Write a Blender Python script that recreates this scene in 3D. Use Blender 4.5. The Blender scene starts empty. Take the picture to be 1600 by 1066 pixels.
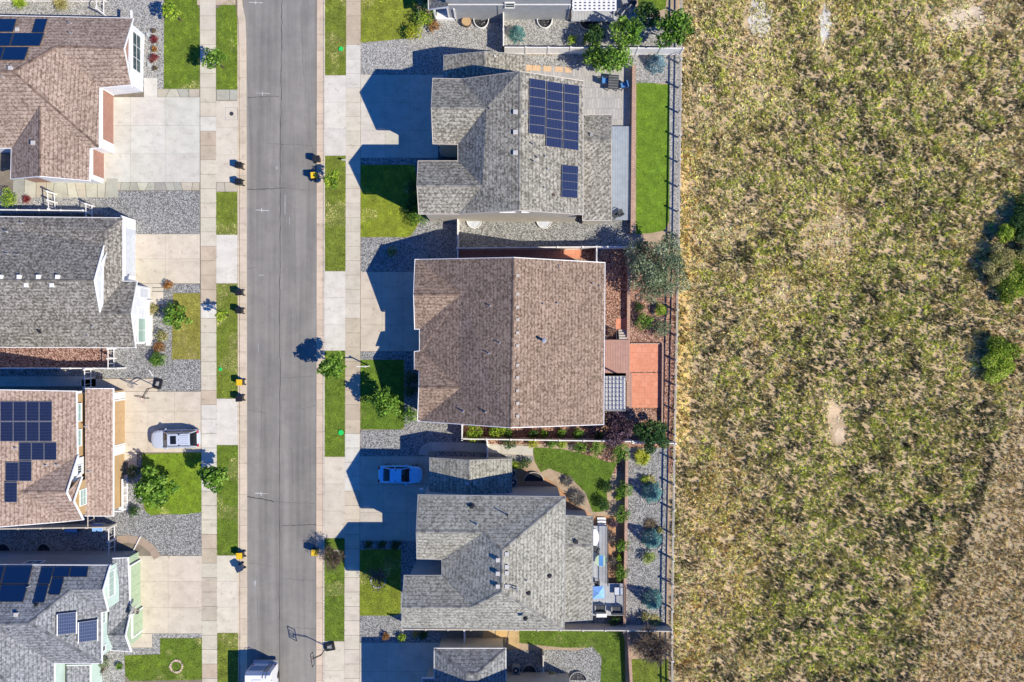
import bpy, math, random
import numpy as np
from mathutils import Vector
random.seed(7)
RNG = np.random.default_rng(11)
SC = bpy.context.scene
COL = SC.collection
ALT = 80.0          # height of the drone above the street, metres
PPM = 15.0          # ground scale of the survey plan used below, plan units per metre

# ------------------------------------------------------------------ camera
cam = bpy.data.cameras.new('drone_camera')
cam.sensor_width = 36.0
cam.lens = 27.0
cam.clip_end = 2000
camo = bpy.data.objects.new('drone_camera', cam)
camo.location = (0, 0, ALT)
COL.objects.link(camo)
SC.camera = camo
# ------------------------------------------------------------------ world, sun, exposure
SUN_AZ = math.radians(90 + 26.4)     # clockwise from +Y
SUN_EL = math.radians(42.8)
w = bpy.data.worlds.new('World'); SC.world = w; w.use_nodes = True
nt = w.node_tree
sky = nt.nodes.new('ShaderNodeTexSky')
sky.sky_type = 'NISHITA'; sky.sun_disc = False
sky.sun_elevation = SUN_EL; sky.sun_rotation = SUN_AZ
sky.altitude = 1800; sky.ozone_density = 10.0; sky.dust_density = 0.2
tint = nt.nodes.new('ShaderNodeMix'); tint.data_type = 'RGBA'; tint.blend_type = 'MULTIPLY'; tint.inputs[0].default_value = 1
tint.inputs[7].default_value = (.27, 1.03, 1.72, 1)   # deep high altitude blue
nt.links.new(sky.outputs[0], tint.inputs[6]); nt.links.new(tint.outputs[2], nt.nodes['Background'].inputs[0])
nt.nodes['Background'].inputs[1].default_value = 0.088
sl = bpy.data.lights.new('sun', 'SUN'); sl.energy = 4.9; sl.angle = math.radians(0.5); sl.color = (1.0, 0.92, 0.765)
so = bpy.data.objects.new('sun', sl); COL.objects.link(so)
sd = Vector((math.sin(SUN_AZ)*math.cos(SUN_EL), math.cos(SUN_AZ)*math.cos(SUN_EL), math.sin(SUN_EL)))
so.rotation_euler = sd.to_track_quat('Z', 'Y').to_euler()
so.location = sd*100
SC.view_settings.view_transform = 'Standard'
SC.view_settings.look = 'None'
SC.view_settings.exposure = 0.36
SC.view_settings.gamma = 1.0
SC.cycles.max_bounces = 5

# ------------------------------------------------------------------ helpers
def U(px, py, z=0.0):
    k = (1 - z/ALT)/PPM
    return Vector(((px-800)*k, (533-py)*k, z))
def tag(o, label=None, cat=None, group=None, kind=None):
    if label: o['label'] = label
    if cat: o['category'] = cat
    if group: o['group'] = group
    if kind: o['kind'] = kind
    return o
def empty(name, loc=(0, 0, 0), rz=0, label=None, cat=None, group=None):
    o = bpy.data.objects.new(name, None); COL.objects.link(o)
    o.location = loc; o.rotation_euler = (0, 0, rz); o.empty_display_size = 0.3
    return tag(o, label, cat, group)
class MB:
    """collects faces; build() makes ONE mesh object"""
    def __init__(s): s.v = []; s.f = []; s.m = []; s.uv = []; s.c = []
    def face(s, pts, mat=0, uv=None, col=(1, 1, 1)):
        i = len(s.v); s.v += [tuple(p) for p in pts]; n = len(pts)
        s.f.append(tuple(range(i, i+n))); s.m.append(mat)
        s.uv.append(uv or [(p[0], p[1]) for p in pts]); s.c.append(col)
    def box(s, a, b, mat=0, col=(1, 1, 1)):
        x0, y0, z0 = a; x1, y1, z1 = b
        x0, x1 = min(x0, x1), max(x0, x1); y0, y1 = min(y0, y1), max(y0, y1)
        P = lambda x, y, z: (x, y, z)
        s.face([P(x0,y0,z1),P(x1,y0,z1),P(x1,y1,z1),P(x0,y1,z1)], mat, None, col)
        s.face([P(x0,y1,z0),P(x1,y1,z0),P(x1,y0,z0),P(x0,y0,z0)], mat, None, col)
        s.face([P(x0,y0,z0),P(x1,y0,z0),P(x1,y0,z1),P(x0,y0,z1)], mat, [(x0,z0),(x1,z0),(x1,z1),(x0,z1)], col)
        s.face([P(x1,y1,z0),P(x0,y1,z0),P(x0,y1,z1),P(x1,y1,z1)], mat, [(x1,z0),(x0,z0),(x0,z1),(x1,z1)], col)
        s.face([P(x0,y1,z0),P(x0,y0,z0),P(x0,y0,z1),P(x0,y1,z1)], mat, [(y1,z0),(y0,z0),(y0,z1),(y1,z1)], col)
        s.face([P(x1,y0,z0),P(x1,y1,z0),P(x1,y1,z1),P(x1,y0,z1)], mat, [(y0,z0),(y1,z0),(y1,z1),(y0,z1)], col)
    def obox(s, p, q, wd, z0, z1, mat=0, col=(1, 1, 1)):
        """upright board between plan points p and q, thickness wd"""
        p = Vector((p[0], p[1])); q = Vector((q[0], q[1])); d = (q-p).normalized(); n = Vector((-d.y, d.x))*wd/2
        c = [p-n, q-n, q+n, p+n]; L = (q-p).length
        bot = [(a.x, a.y, z0) for a in c]; top = [(a.x, a.y, z1) for a in c]
        s.face(top, mat, None, col); s.face(bot[::-1], mat, None, col)
        for i in range(4):
            j = (i+1) % 4
            l = L if i % 2 == 0 else wd
            s.face([bot[i], bot[j], top[j], top[i]], mat, [(0, z0), (l, z0), (l, z1), (0, z1)], col)
    def tube(s, p, q, r0, r1=None, n=8, mat=0, cap=True, col=(1, 1, 1)):
        r1 = r0 if r1 is None else r1
        p = Vector(p); q = Vector(q); d = (q-p).normalized()
        a = Vector((0, 0, 1)) if abs(d.z) < .9 else Vector((1, 0, 0))
        e = d.cross(a).normalized(); g = d.cross(e)
        A = [p+(e*math.cos(t)+g*math.sin(t))*r0 for t in [2*math.pi*k/n for k in range(n)]]
        B = [q+(e*math.cos(t)+g*math.sin(t))*r1 for t in [2*math.pi*k/n for k in range(n)]]
        for k in range(n):
            j = (k+1) % n; s.face([A[j], A[k], B[k], B[j]], mat, None, col)
        if cap: s.face(A, mat, None, col); s.face(B[::-1], mat, None, col)
    def prism(s, pts, z0, z1, mat=0, side=None, col=(1, 1, 1)):
        pts = ccw(pts); side = mat if side is None else side
        s.face([(p[0], p[1], z1) for p in pts], mat, None, col)
        n = len(pts)
        for i in range(n):
            a, b = pts[i], pts[(i+1) % n]
            s.face([(a[0],a[1],z0),(b[0],b[1],z0),(b[0],b[1],z1),(a[0],a[1],z1)], side, None, col)
    def build(s, name, mats, parent=None, local=False, smooth=False, loc=None):
        off = Vector((0, 0, 0))
        if parent is not None and not local:
            off = Vector(parent.get('_o', (0, 0, 0))) if '_o' in parent else parent_off(parent)
        if loc is not None: off = Vector(loc)
        me = bpy.data.meshes.new(name)
        me.from_pydata([tuple(Vector(v)-off) for v in s.v], [], s.f)
        for m in (mats if isinstance(mats, (list, tuple)) else [mats]): me.materials.append(m)
        me.polygons.foreach_set('material_index', s.m)
        uvl = me.uv_layers.new(name='UVMap')
        flat = [c for u in s.uv for p in u for c in p]
        uvl.data.foreach_set('uv', flat)
        ca = me.color_attributes.new('Col', 'FLOAT_COLOR', 'CORNER')
        cc = []
        for f, c in zip(s.f, s.c): cc += [c[0], c[1], c[2], 1.0]*len(f)
        ca.data.foreach_set('color', cc)
        if smooth: me.polygons.foreach_set('use_smooth', [True]*len(me.polygons))
        me.update()
        o = bpy.data.objects.new(name, me); COL.objects.link(o)
        if parent is not None: o.parent = parent
        if loc is not None and parent is None: o.location = loc
        return o
def parent_off(p):
    v = Vector((0, 0, 0))
    while p is not None: v += Vector(p.location); p = p.parent
    return v
def ccw(pts):
    a = sum(pts[i][0]*pts[(i+1) % len(pts)][1]-pts[(i+1) % len(pts)][0]*pts[i][1] for i in range(len(pts)))
    return list(pts) if a > 0 else list(pts)[::-1]
def npmesh(name, V, F, C, mats, parent=None, loc=(0, 0, 0), midx=None):
    V = np.asarray(V, dtype=np.float32)-np.array(loc, dtype=np.float32); F = np.asarray(F, dtype=np.int32)
    me = bpy.data.meshes.new(name); n, k = F.shape
    me.vertices.add(len(V)); me.vertices.foreach_set('co', V.ravel())
    me.loops.add(n*k); me.loops.foreach_set('vertex_index', F.ravel())
    me.polygons.add(n); me.polygons.foreach_set('loop_start', np.arange(0, n*k, k, dtype=np.int32))
    me.polygons.foreach_set('loop_total', np.full(n, k, dtype=np.int32))
    for m in (mats if isinstance(mats, (list, tuple)) else [mats]): me.materials.append(m)
    if midx is not None: me.polygons.foreach_set('material_index', np.asarray(midx, dtype=np.int32))
    me.update(calc_edges=True)
    ca = me.color_attributes.new('Col', 'FLOAT_COLOR', 'POINT')
    cc = np.ones((len(V), 4), dtype=np.float32); cc[:, :3] = C
    ca.data.foreach_set('color', cc.ravel())
    o = bpy.data.objects.new(name, me); COL.objects.link(o)
    if parent is not None: o.parent = parent
    else: o.location = loc
    return o
# value noise on numpy arrays
_tab = RNG.random((256, 256))
def vnoise(x, y, s):
    x = x/s+1000; y = y/s+1000
    xi = np.floor(x).astype(int); yi = np.floor(y).astype(int); fx = x-xi; fy = y-yi
    fx = fx*fx*(3-2*fx); fy = fy*fy*(3-2*fy)
    g = lambda a, b: _tab[a % 256, b % 256]
    return (g(xi, yi)*(1-fx)+g(xi+1, yi)*fx)*(1-fy)+(g(xi, yi+1)*(1-fx)+g(xi+1, yi+1)*fx)*fy
def fbm(x, y, s, o=4):
    t = 0; a = 1; n = 0
    for k in range(o): t = t+a*vnoise(x+37*k, y-91*k, s); n += a; a *= .55; s *= .5
    return t/n
def inpoly(x, y, P):
    r = np.zeros(len(x), bool); n = len(P)
    for i in range(n):
        x1, y1 = P[i][0], P[i][1]; x2, y2 = P[(i+1) % n][0], P[(i+1) % n][1]
        if y1 == y2: continue
        c = ((y1 > y) != (y2 > y)) & (x < (x2-x1)*(y-y1)/(y2-y1)+x1)
        r ^= c
    return r
def scatter(P, dens, grow=0):
    xs = [p[0] for p in P]; ys = [p[1] for p in P]
    A = (max(xs)-min(xs))*(max(ys)-min(ys)); n = int(A*dens)
    x = RNG.uniform(min(xs), max(xs), n); y = RNG.uniform(min(ys), max(ys), n)
    k = inpoly(x, y, P); return x[k], y[k]
def plan(L): return [tuple(U(a, b)[:2]) for a, b in L]

# ------------------------------------------------------------------ materials
def newmat(name, rough=.85, spec=.3):
    m = bpy.data.materials.new(name); m.use_nodes = True
    b = m.node_tree.nodes['Principled BSDF']
    b.inputs['Roughness'].default_value = rough
    b.inputs['Specular IOR Level'].default_value = spec
    return m, m.node_tree, b
def nd(t, typ, **kw):
    n = t.nodes.new(typ)
    for k, v in kw.items(): setattr(n, k, v)
    return n
def ramp(t, fac, stops):
    r = t.nodes.new('ShaderNodeValToRGB'); e = r.color_ramp.elements
    while len(e) < len(stops): e.new(.5)
    for i, (p, c) in enumerate(stops): e[i].position = p; e[i].color = (*c, 1) if len(c) == 3 else c
    t.links.new(fac, r.inputs[0]); return r.outputs[0]
def noise(t, scale, detail=4, vec=None, rough=.6):
    n = t.nodes.new('ShaderNodeTexNoise'); n.inputs['Scale'].default_value = scale
    n.inputs['Detail'].default_value = detail; n.inputs['Roughness'].default_value = rough
    if vec is not None: t.links.new(vec, n.inputs['Vector'])
    return n.outputs[0]
def mix(t, a, b, fac, mode='MIX'):
    m = t.nodes.new('ShaderNodeMix'); m.data_type = 'RGBA'; m.blend_type = mode
    for s, v in ((6, a), (7, b)):
        if isinstance(v, tuple): m.inputs[s].default_value = (*v, 1)
        else: t.links.new(v, m.inputs[s])
    if isinstance(fac, (int, float)): m.inputs[0].default_value = fac
    else: t.links.new(fac, m.inputs[0])
    return m.outputs[2]
def bump(t, b, h, strength=.4, dist=.02):
    n = t.nodes.new('ShaderNodeBump'); n.inputs['Strength'].default_value = strength; n.inputs['Distance'].default_value = dist
    t.links.new(h, n.inputs['Height']); t.links.new(n.outputs[0], b.inputs['Normal'])
def objco(t, scale=(1, 1, 1)):
    g = t.nodes.new('ShaderNodeNewGeometry'); mp = t.nodes.new('ShaderNodeMapping'); mp.inputs['Scale'].default_value = scale
    t.links.new(g.outputs['Position'], mp.inputs[0]); return mp.outputs[0]
def attr(t):
    a = t.nodes.new('ShaderNodeAttribute'); a.attribute_name = 'Col'; return a.outputs['Color']
_pl = {}
def plain(name, c, rough=.6, spec=.4, metal=0, var=.12):
    if name in _pl: return _pl[name]
    m, t, b = newmat(name, rough, spec); b.inputs['Metallic'].default_value = metal
    n = noise(t, 3.0, 4, objco(t))
    lo = tuple(x*(1-var) for x in c); hi = tuple(min(1, x*(1+var)) for x in c)
    t.links.new(ramp(t, n, [(.3, lo), (.7, hi)]), b.inputs['Base Color'])
    _pl[name] = m; return m
def shingle(name, c_dark, c_mid, c_light, row=.18, wid=.17):
    m, t, b = newmat(name, .92, .15)
    uv = nd(t, 'ShaderNodeUVMap'); uv.uv_map = 'UVMap'
    br = nd(t, 'ShaderNodeTexBrick'); br.offset = .37
    t.links.new(uv.outputs[0], br.inputs['Vector'])
    br.inputs['Color1'].default_value = (0, 0, 0, 1); br.inputs['Color2'].default_value = (1, 1, 1, 1)
    br.inputs['Mortar'].default_value = (.5, .5, .5, 1)
    br.inputs['Scale'].default_value = 1.0; br.inputs['Brick Width'].default_value = wid; br.inputs['Row Height'].default_value = row
    br.inputs['Mortar Size'].default_value = .0; br.inputs['Bias'].default_value = 0
    mp = nd(t, 'ShaderNodeMapping'); mp.inputs['Scale'].default_value = (1/wid, 1/row*1.3, 1)
    t.links.new(uv.outputs[0], mp.inputs[0])
    vo = nd(t, 'ShaderNodeTexVoronoi'); vo.inputs['Scale'].default_value = 1.0
    t.links.new(mp.outputs[0], vo.inputs['Vector'])
    sx = nd(t, 'ShaderNodeSeparateColor'); t.links.new(vo.outputs['Color'], sx.inputs[0])
    mth = nd(t, 'ShaderNodeMath', operation='ADD'); t.links.new(br.outputs['Color'], mth.inputs[0]); t.links.new(sx.outputs[0], mth.inputs[1])
    hf = nd(t, 'ShaderNodeMath', operation='MULTIPLY'); t.links.new(mth.outputs[0], hf.inputs[0]); hf.inputs[1].default_value = .5
    col = ramp(t, hf.outputs[0], [(.16, c_dark), (.46, c_mid), (.80, c_light)])
    # shadow line of each course: painted into the shingle colour as a dark butt edge
    sp = nd(t, 'ShaderNodeSeparateXYZ'); t.links.new(uv.outputs[0], sp.inputs[0])
    dv = nd(t, 'ShaderNodeMath', operation='DIVIDE'); t.links.new(sp.outputs[1], dv.inputs[0]); dv.inputs[1].default_value = row*2
    fr = nd(t, 'ShaderNodeMath', operation='FRACT'); t.links.new(dv.outputs[0], fr.inputs[0])
    edge = ramp(t, fr.outputs[0], [(0, (.42, .42, .42)), (.3, (1.12, 1.12, 1.12))])
    big = ramp(t, noise(t, .35, 3, uv.outputs[0]), [(.3, (.88, .88, .88)), (.7, (1.1, 1.1, 1.1))])
    col = mix(t, mix(t, col, edge, .8, 'MULTIPLY'), big, 1, 'MULTIPLY')
    t.links.new(col, b.inputs['Base Color'])
    bump(t, b, fr.outputs[0], .5, .02)
    return m
M = {}
def capmat(name, c):
    m, t, b = newmat(name, .92, .1); uv = nd(t, 'ShaderNodeUVMap'); uv.uv_map = 'UVMap'; s = nd(t, 'ShaderNodeSeparateXYZ'); t.links.new(uv.outputs[0], s.inputs[0])
    d = nd(t, 'ShaderNodeMath', operation='DIVIDE'); t.links.new(s.outputs[0], d.inputs[0]); d.inputs[1].default_value = .42
    w_ = nd(t, 'ShaderNodeTexWhiteNoise'); w_.noise_dimensions = '1D'; fl = nd(t, 'ShaderNodeMath', operation='FLOOR'); t.links.new(d.outputs[0], fl.inputs[0]); t.links.new(fl.outputs[0], w_.inputs['W'])
    t.links.new(ramp(t, w_.outputs['Value'], [(.1, tuple(x*.55 for x in c)), (.9, tuple(x*1.1 for x in c))]), b.inputs['Base Color']); return m
M['sh_brown'] = shingle('brown_shingle', (.172,.121,.092), (.282,.207,.161), (.391,.305,.241))
M['sh_brown2'] = shingle('dark_brown_shingle', (.125,.086,.062), (.222,.158,.117), (.325,.24,.185))
M['sh_grey'] = shingle('grey_shingle', (.12,.111,.090), (.225,.209,.172), (.365,.343,.285))
M['sh_slate'] = shingle('warm_grey_shingle', (.098,.087,.071), (.184,.170,.144), (.333,.310,.270))
M['sh_pale'] = shingle('pale_grey_shingle', (.15,.144,.118), (.262,.252,.21), (.375,.365,.31))
M['sh_blue'] = shingle('blue_grey_shingle', (.115,.120,.121), (.190,.196,.201), (.293,.299,.305))
M['sh_tan'] = shingle('tan_shingle', (.19,.13,.10), (.295,.215,.168), (.39,.30,.24))
for k_, c_ in (('sh_brown',(.20,.14,.11)),('sh_brown2',(.20,.145,.11)),('sh_grey',(.24,.23,.20)),('sh_slate',(.20,.185,.16)),('sh_pale',(.26,.25,.22)),('sh_blue',(.17,.175,.18)),('sh_tan',(.30,.22,.17))): M['cap_'+k_] = capmat(k_[3:]+'_ridge_cap', c_)
def siding(name, c):
    m, t, b = newmat(name, .7, .3)
    co = objco(t); s = nd(t, 'ShaderNodeSeparateXYZ'); t.links.new(co, s.inputs[0])
    mu = nd(t, 'ShaderNodeMath', operation='MULTIPLY'); t.links.new(s.outputs[2], mu.inputs[0]); mu.inputs[1].default_value = 5.5
    fr = nd(t, 'ShaderNodeMath', operation='FRACT'); t.links.new(mu.outputs[0], fr.inputs[0])
    e = ramp(t, fr.outputs[0], [(0, (.7,.7,.7)), (.12, (1,1,1))])
    n = ramp(t, noise(t, 1.2, 4, co), [(.3, tuple(x*.9 for x in c)), (.7, tuple(min(1, x*1.06) for x in c))])
    t.links.new(mix(t, n, e, 1, 'MULTIPLY'), b.inputs['Base Color']); bump(t, b, fr.outputs[0], .4, .015)
    return m
M['w_brown'] = siding('brown_siding', (.36,.22,.17)); M['w_grey'] = siding('grey_siding', (.36,.37,.38))
M['w_white'] = siding('white_siding', (.68,.70,.73)); M['w_tan'] = siding('tan_siding', (.50,.34,.17))
M['w_mint'] = siding('mint_siding', (.50,.62,.54)); M['w_green'] = siding('sage_siding', (.38,.48,.33))
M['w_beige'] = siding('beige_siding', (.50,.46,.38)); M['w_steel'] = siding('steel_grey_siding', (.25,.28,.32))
M['trim'] = plain('white_trim', (.78,.77,.75), .5); M['trim_tan'] = plain('tan_trim', (.50,.44,.37), .6)
M['trim_grey'] = plain('grey_trim', (.30,.30,.29), .6)
M['white'] = plain('white_vinyl', (.74,.72,.69), .45); M['vinyl_tan'] = plain('tan_vinyl', (.52,.48,.42), .5)
M['metal'] = plain('galvanised_metal', (.55,.56,.58), .35, .5, .6); M['black'] = plain('black_plastic', (.018,.019,.022), .45)
M['darkmetal'] = plain('dark_metal', (.05,.05,.055), .4); M['yellow'] = plain('yellow_plastic', (.80,.50,.02), .45)
M['navy'] = plain('navy_plastic', (.03,.05,.10), .45)
M['door_brown'] = plain('brown_garage_door', (.33,.175,.13), .6); M['door_grey'] = plain('pale_grey_garage_door', (.50,.53,.57), .5)
M['door_tan'] = plain('tan_garage_door', (.46,.31,.16), .6); M['door_green'] = plain('sage_garage_door', (.36,.46,.30), .6)
M['red'] = plain('red_paint', (.45,.02,.03), .5); M['blue'] = plain('blue_fabric', (.07,.22,.50), .7)
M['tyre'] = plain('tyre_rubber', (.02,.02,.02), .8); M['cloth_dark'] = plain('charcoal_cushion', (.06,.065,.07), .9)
M['bark'] = plain('bark', (.13,.095,.07), .95, .1, 0, .3)
def glassy(name, c, rough=.08):
    m, t, b = newmat(name, rough, .6); b.inputs['Base Color'].default_value = (*c, 1); return m
M['glass'] = glassy('window_glass', (.05,.08,.09)); M['carglass'] = glassy('car_glass', (.012,.014,.018), .05)
M['glass_pale'] = glassy('curtained_glass', (.30,.42,.36), .15)
def paint(name, c):
    m, t, b = newmat(name, .28, .5); b.inputs['Base Color'].default_value = (*c, 1)
    b.inputs['Coat Weight'].default_value = .6; b.inputs['Coat Roughness'].default_value = .06; b.inputs['Metallic'].default_value = .0
    return m
M['p_silver'] = paint('silver_paint', (.50,.545,.62)); M['p_blue'] = paint('blue_paint', (.26,.70,1.0)); M['p_white'] = paint('white_paint', (.75,.76,.78))
def leafmat():
    m, t, b = newmat('foliage', .65, .25)
    c = attr(t); n = ramp(t, noise(t, 6, 2, objco(t)), [(.3, (.75,.75,.75)), (.7, (1.2,1.2,1.2))])
    o = mix(t, c, n, 1, 'MULTIPLY'); t.links.new(o, b.inputs['Base Color'])
    tr = nd(t, 'ShaderNodeBsdfTranslucent'); t.links.new(o, tr.inputs[0])
    ms = nd(t, 'ShaderNodeMixShader'); ms.inputs[0].default_value = .3
    t.links.new(b.outputs[0], ms.inputs[1]); t.links.new(tr.outputs[0], ms.inputs[2])
    t.links.new(ms.outputs[0], t.nodes['Material Output'].inputs[0]); return m
M['leaf'] = leafmat()
def attrmat(name, s1=2.5, v=.15, rough=.9, s2=40, v2=.1, spec=.2, b_=.0):
    m, t, b = newmat(name, rough, spec); co = objco(t)
    n = ramp(t, noise(t, s1, 5, co), [(.3, (1-v,)*3), (.7, (1+v,)*3)])
    n2 = ramp(t, noise(t, s2, 2, co), [(.3, (1-v2,)*3), (.7, (1+v2,)*3)])
    t.links.new(mix(t, mix(t, attr(t), n, 1, 'MULTIPLY'), n2, 1, 'MULTIPLY'), b.inputs['Base Color'])
    if b_: bump(t, b, noise(t, s2, 3, co), b_, .02)
    return m
M['grass'] = attrmat('grass', 1.2, .22, .9, 9, .25)
def concretemat():
    m, t, b = newmat('concrete', .85, .2); co = objco(t)
    a = ramp(t, noise(t, .8, 5, co), [(.3, (.90,)*3), (.7, (1.09,)*3)]); f = ramp(t, noise(t, 22, 3, co), [(.3, (.93,)*3), (.7, (1.06,)*3)])
    st = ramp(t, noise(t, 1.7, 7, co, .75), [(.33, (.72,.70,.66)), (.43, (1,1,1))]); tr = ramp(t, noise(t, 1.3, 4, objco(t, (.5, .9, 1))), [(.33, (.90,.89,.875)), (.5, (1,1,1))])
    c = attr(t)
    for k in (a, f, st, tr, (1.0, .965, .865)): c = mix(t, c, k, 1, 'MULTIPLY')
    t.links.new(c, b.inputs['Base Color']); bump(t, b, noise(t, 22, 3, co), .15, .02); return m
M['concrete'] = concretemat()
M['stone'] = attrmat('loose_stone', 5, .15, .85, 30, .1)
M['soil'] = attrmat('soil', 1.0, .25, .95, 14, .3, .1, .4)
def asphalt():
    m, t, b = newmat('asphalt', .9, .25); co = objco(t)
    n = ramp(t, noise(t, 30, 3, co), [(.3, (.20,.190,.174)), (.7, (.265,.251,.229))])
    st = ramp(t, noise(t, 1.0, 4, objco(t, (1.1, .035, 1))), [(.32, (.80,.80,.80)), (.66, (1.16,1.16,1.16))])
    pt = ramp(t, noise(t, .3, 7, co, .7), [(.35, (.84,.84,.84)), (.65, (1.10,1.10,1.08))])
    sp = ramp(t, noise(t, 4, 6, co), [(.28, (.85,.85,.85)), (.36, (1,1,1))])
    c = mix(t, mix(t, mix(t, n, st, 1, 'MULTIPLY'), pt, 1, 'MULTIPLY'), sp, 1, 'MULTIPLY')
    t.links.new(c, b.inputs['Base Color']); bump(t, b, noise(t, 60, 2, co), .3, .01); return m
M['asphalt'] = asphalt()
def gravelmat(name, cols, scale=7.5):
    m, t, b = newmat(name, .9, .2); co = objco(t)
    vo = nd(t, 'ShaderNodeTexVoronoi'); vo.inputs['Scale'].default_value = scale*1.35; t.links.new(co, vo.inputs['Vector'])
    s = nd(t, 'ShaderNodeSeparateColor'); t.links.new(vo.outputs['Color'], s.inputs[0])
    c = ramp(t, s.outputs[0], [(.1, cols[0]), (.5, cols[1]), (.9, cols[2])])
    e = ramp(t, vo.outputs['Distance'], [(.35, (1,1,1)), (.62, (.5,.5,.5))])
    t.links.new(mix(t, c, e, 1, 'MULTIPLY'), b.inputs['Base Color']); bump(t, b, vo.outputs['Distance'], -.9 if False else .6, .03)
    return m
M['gravel'] = gravelmat('grey_gravel', ((.17,.17,.16), (.33,.33,.315), (.50,.495,.475)))
M['gravel_pale'] = gravelmat('pale_gravel', ((.25,.245,.23), (.41,.405,.38), (.57,.555,.52)))
M['gravel_red'] = gravelmat('red_gravel', ((.10,.04,.03), (.36,.19,.14), (.60,.42,.35)))
M['mulch'] = gravelmat('red_mulch', ((.15,.065,.045), (.40,.21,.145), (.62,.42,.31)))
def solarmat(name, c, line, nx, ny):
    m, t, b = newmat(name, .12, .5)
    uv = nd(t, 'ShaderNodeUVMap'); uv.uv_map = 'UVMap'
    br = nd(t, 'ShaderNodeTexBrick'); br.offset = 0; t.links.new(uv.outputs[0], br.inputs['Vector'])
    br.inputs['Scale'].default_value = 1; br.inputs['Brick Width'].default_value = 1/nx; br.inputs['Row Height'].default_value = 1/ny
    br.inputs['Mortar Size'].default_value = .012
    br.inputs['Color1'].default_value = (*c, 1); br.inputs['Color2'].default_value = (*[x*1.25 for x in c], 1); br.inputs['Mortar'].default_value = (*line, 1)
    t.links.new(br.outputs['Color'], b.inputs['Base Color']); return m
M['solar'] = solarmat('solar_cells', (.012,.020,.062), (.05,.06,.10), 10, 6)
M['solar_c'] = solarmat('black_navy_solar_cells', (.008,.014,.045), (.03,.035,.06), 10, 6)
M['solar_b'] = solarmat('dark_blue_solar_cells', (.004,.018,.065), (.006,.022,.07), 6, 10)
M['solar_g'] = solarmat('slate_solar_cells', (.035,.05,.10), (.12,.14,.20), 10, 6)
def deckmat(name, c, gap=.14, axis=0):
    m, t, b = newmat(name, .75, .25); co = objco(t); s = nd(t, 'ShaderNodeSeparateXYZ'); t.links.new(co, s.inputs[0])
    d = nd(t, 'ShaderNodeMath', operation='DIVIDE'); t.links.new(s.outputs[axis], d.inputs[0]); d.inputs[1].default_value = gap
    f = nd(t, 'ShaderNodeMath', operation='FRACT'); t.links.new(d.outputs[0], f.inputs[0])
    e = ramp(t, f.outputs[0], [(0, (.35,.35,.35)), (.14, (1,1,1))])
    n = ramp(t, noise(t, 1.5, 4, co), [(.3, tuple(x*.88 for x in c)), (.7, tuple(x*1.1 for x in c))])
    t.links.new(mix(t, n, e, 1, 'MULTIPLY'), b.inputs['Base Color']); return m
M['deck_grey'] = deckmat('grey_deck_boards', (.30,.34,.38), .26); M['deck_brown'] = deckmat('brown_deck_boards', (.40,.24,.19), .26)
M['deck_pale'] = deckmat('pale_deck_boards', (.40,.41,.42), .3)
def paver(name, c1, c2, w_, h_, mort):
    m, t, b = newmat(name, .85, .2); br = nd(t, 'ShaderNodeTexBrick'); t.links.new(objco(t), br.inputs['Vector'])
    br.inputs['Scale'].default_value = 1; br.inputs['Brick Width'].default_value = w_; br.inputs['Row Height'].default_value = h_
    br.inputs['Mortar Size'].default_value = .02; br.inputs['Color1'].default_value = (*c1, 1); br.inputs['Color2'].default_value = (*c2, 1); br.inputs['Mortar'].default_value = (*mort, 1)
    n = ramp(t, noise(t, 3, 4, objco(t)), [(.3, (.88,.88,.88)), (.7, (1.1,1.1,1.1))])
    t.links.new(mix(t, br.outputs['Color'], n, 1, 'MULTIPLY'), b.inputs['Base Color']); return m
M['pave_grey'] = paver('pale_wood_tone_pavers', (.46,.44,.41), (.36,.35,.33), .3, 1.1, (.28,.27,.25))
M['pave_red'] = paver('terracotta_pavers', (.60,.24,.14), (.66,.29,.18), .6, .6, (.50,.22,.13))
M['block'] = paver('retaining_block', (.50,.33,.24), (.42,.28,.21), .4, .2, (.25,.16,.12))
def clearmat():
    m, t, b = newmat('clear_backboard', .1, .5); b.inputs['Base Color'].default_value = (.75,.8,.85,1)
    tr = nd(t, 'ShaderNodeBsdfTransparent'); ms = nd(t, 'ShaderNodeMixShader'); ms.inputs[0].default_value = .07
    t.links.new(tr.outputs[0], ms.inputs[1]); t.links.new(b.outputs[0], ms.inputs[2]); t.links.new(ms.outputs[0], t.nodes['Material Output'].inputs[0]); return m
M['clear'] = clearmat()
# ------------------------------------------------------------------ ground sheets
def sheet(name, pts, z, mat, label, kind='structure', col=(1, 1, 1), world=False, depth=.0):
    mb = MB(); P = ccw(pts if world else plan(pts))
    if depth: mb.prism(P, z-depth, z, 0, None, col)
    else: mb.face([(p[0], p[1], z) for p in P], 0, None, col)
    return tag(mb.build(name, mat), label, None, None, kind)
def R(x0, y0, x1, y1): return [(x0, y0), (x1, y0), (x1, y1), (x0, y1)]
sheet('ground', [(-700,-700),(700,-700),(700,700),(-700,700)], -.14, M['soil'], 'bare brown earth under the whole neighbourhood', col=(.26,.21,.13), world=True)
sheet('road', [(376,-300),(500,-300),(498,60),(496,560),(495,1400),(383,1400),(382,300),(380,60)], -.10, M['asphalt'], 'grey asphalt street with worn wheel tracks')
sheet('yard_ground', R(-400,-300,371,1400), -.004, M['soil'], 'earth of the front yards left of the street', col=(.20,.17,.13))
sheet('yard_ground', R(506,-300,1062,1400), -.004, M['soil'], 'earth of the yards right of the street', col=(.38,.29,.20))
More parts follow.
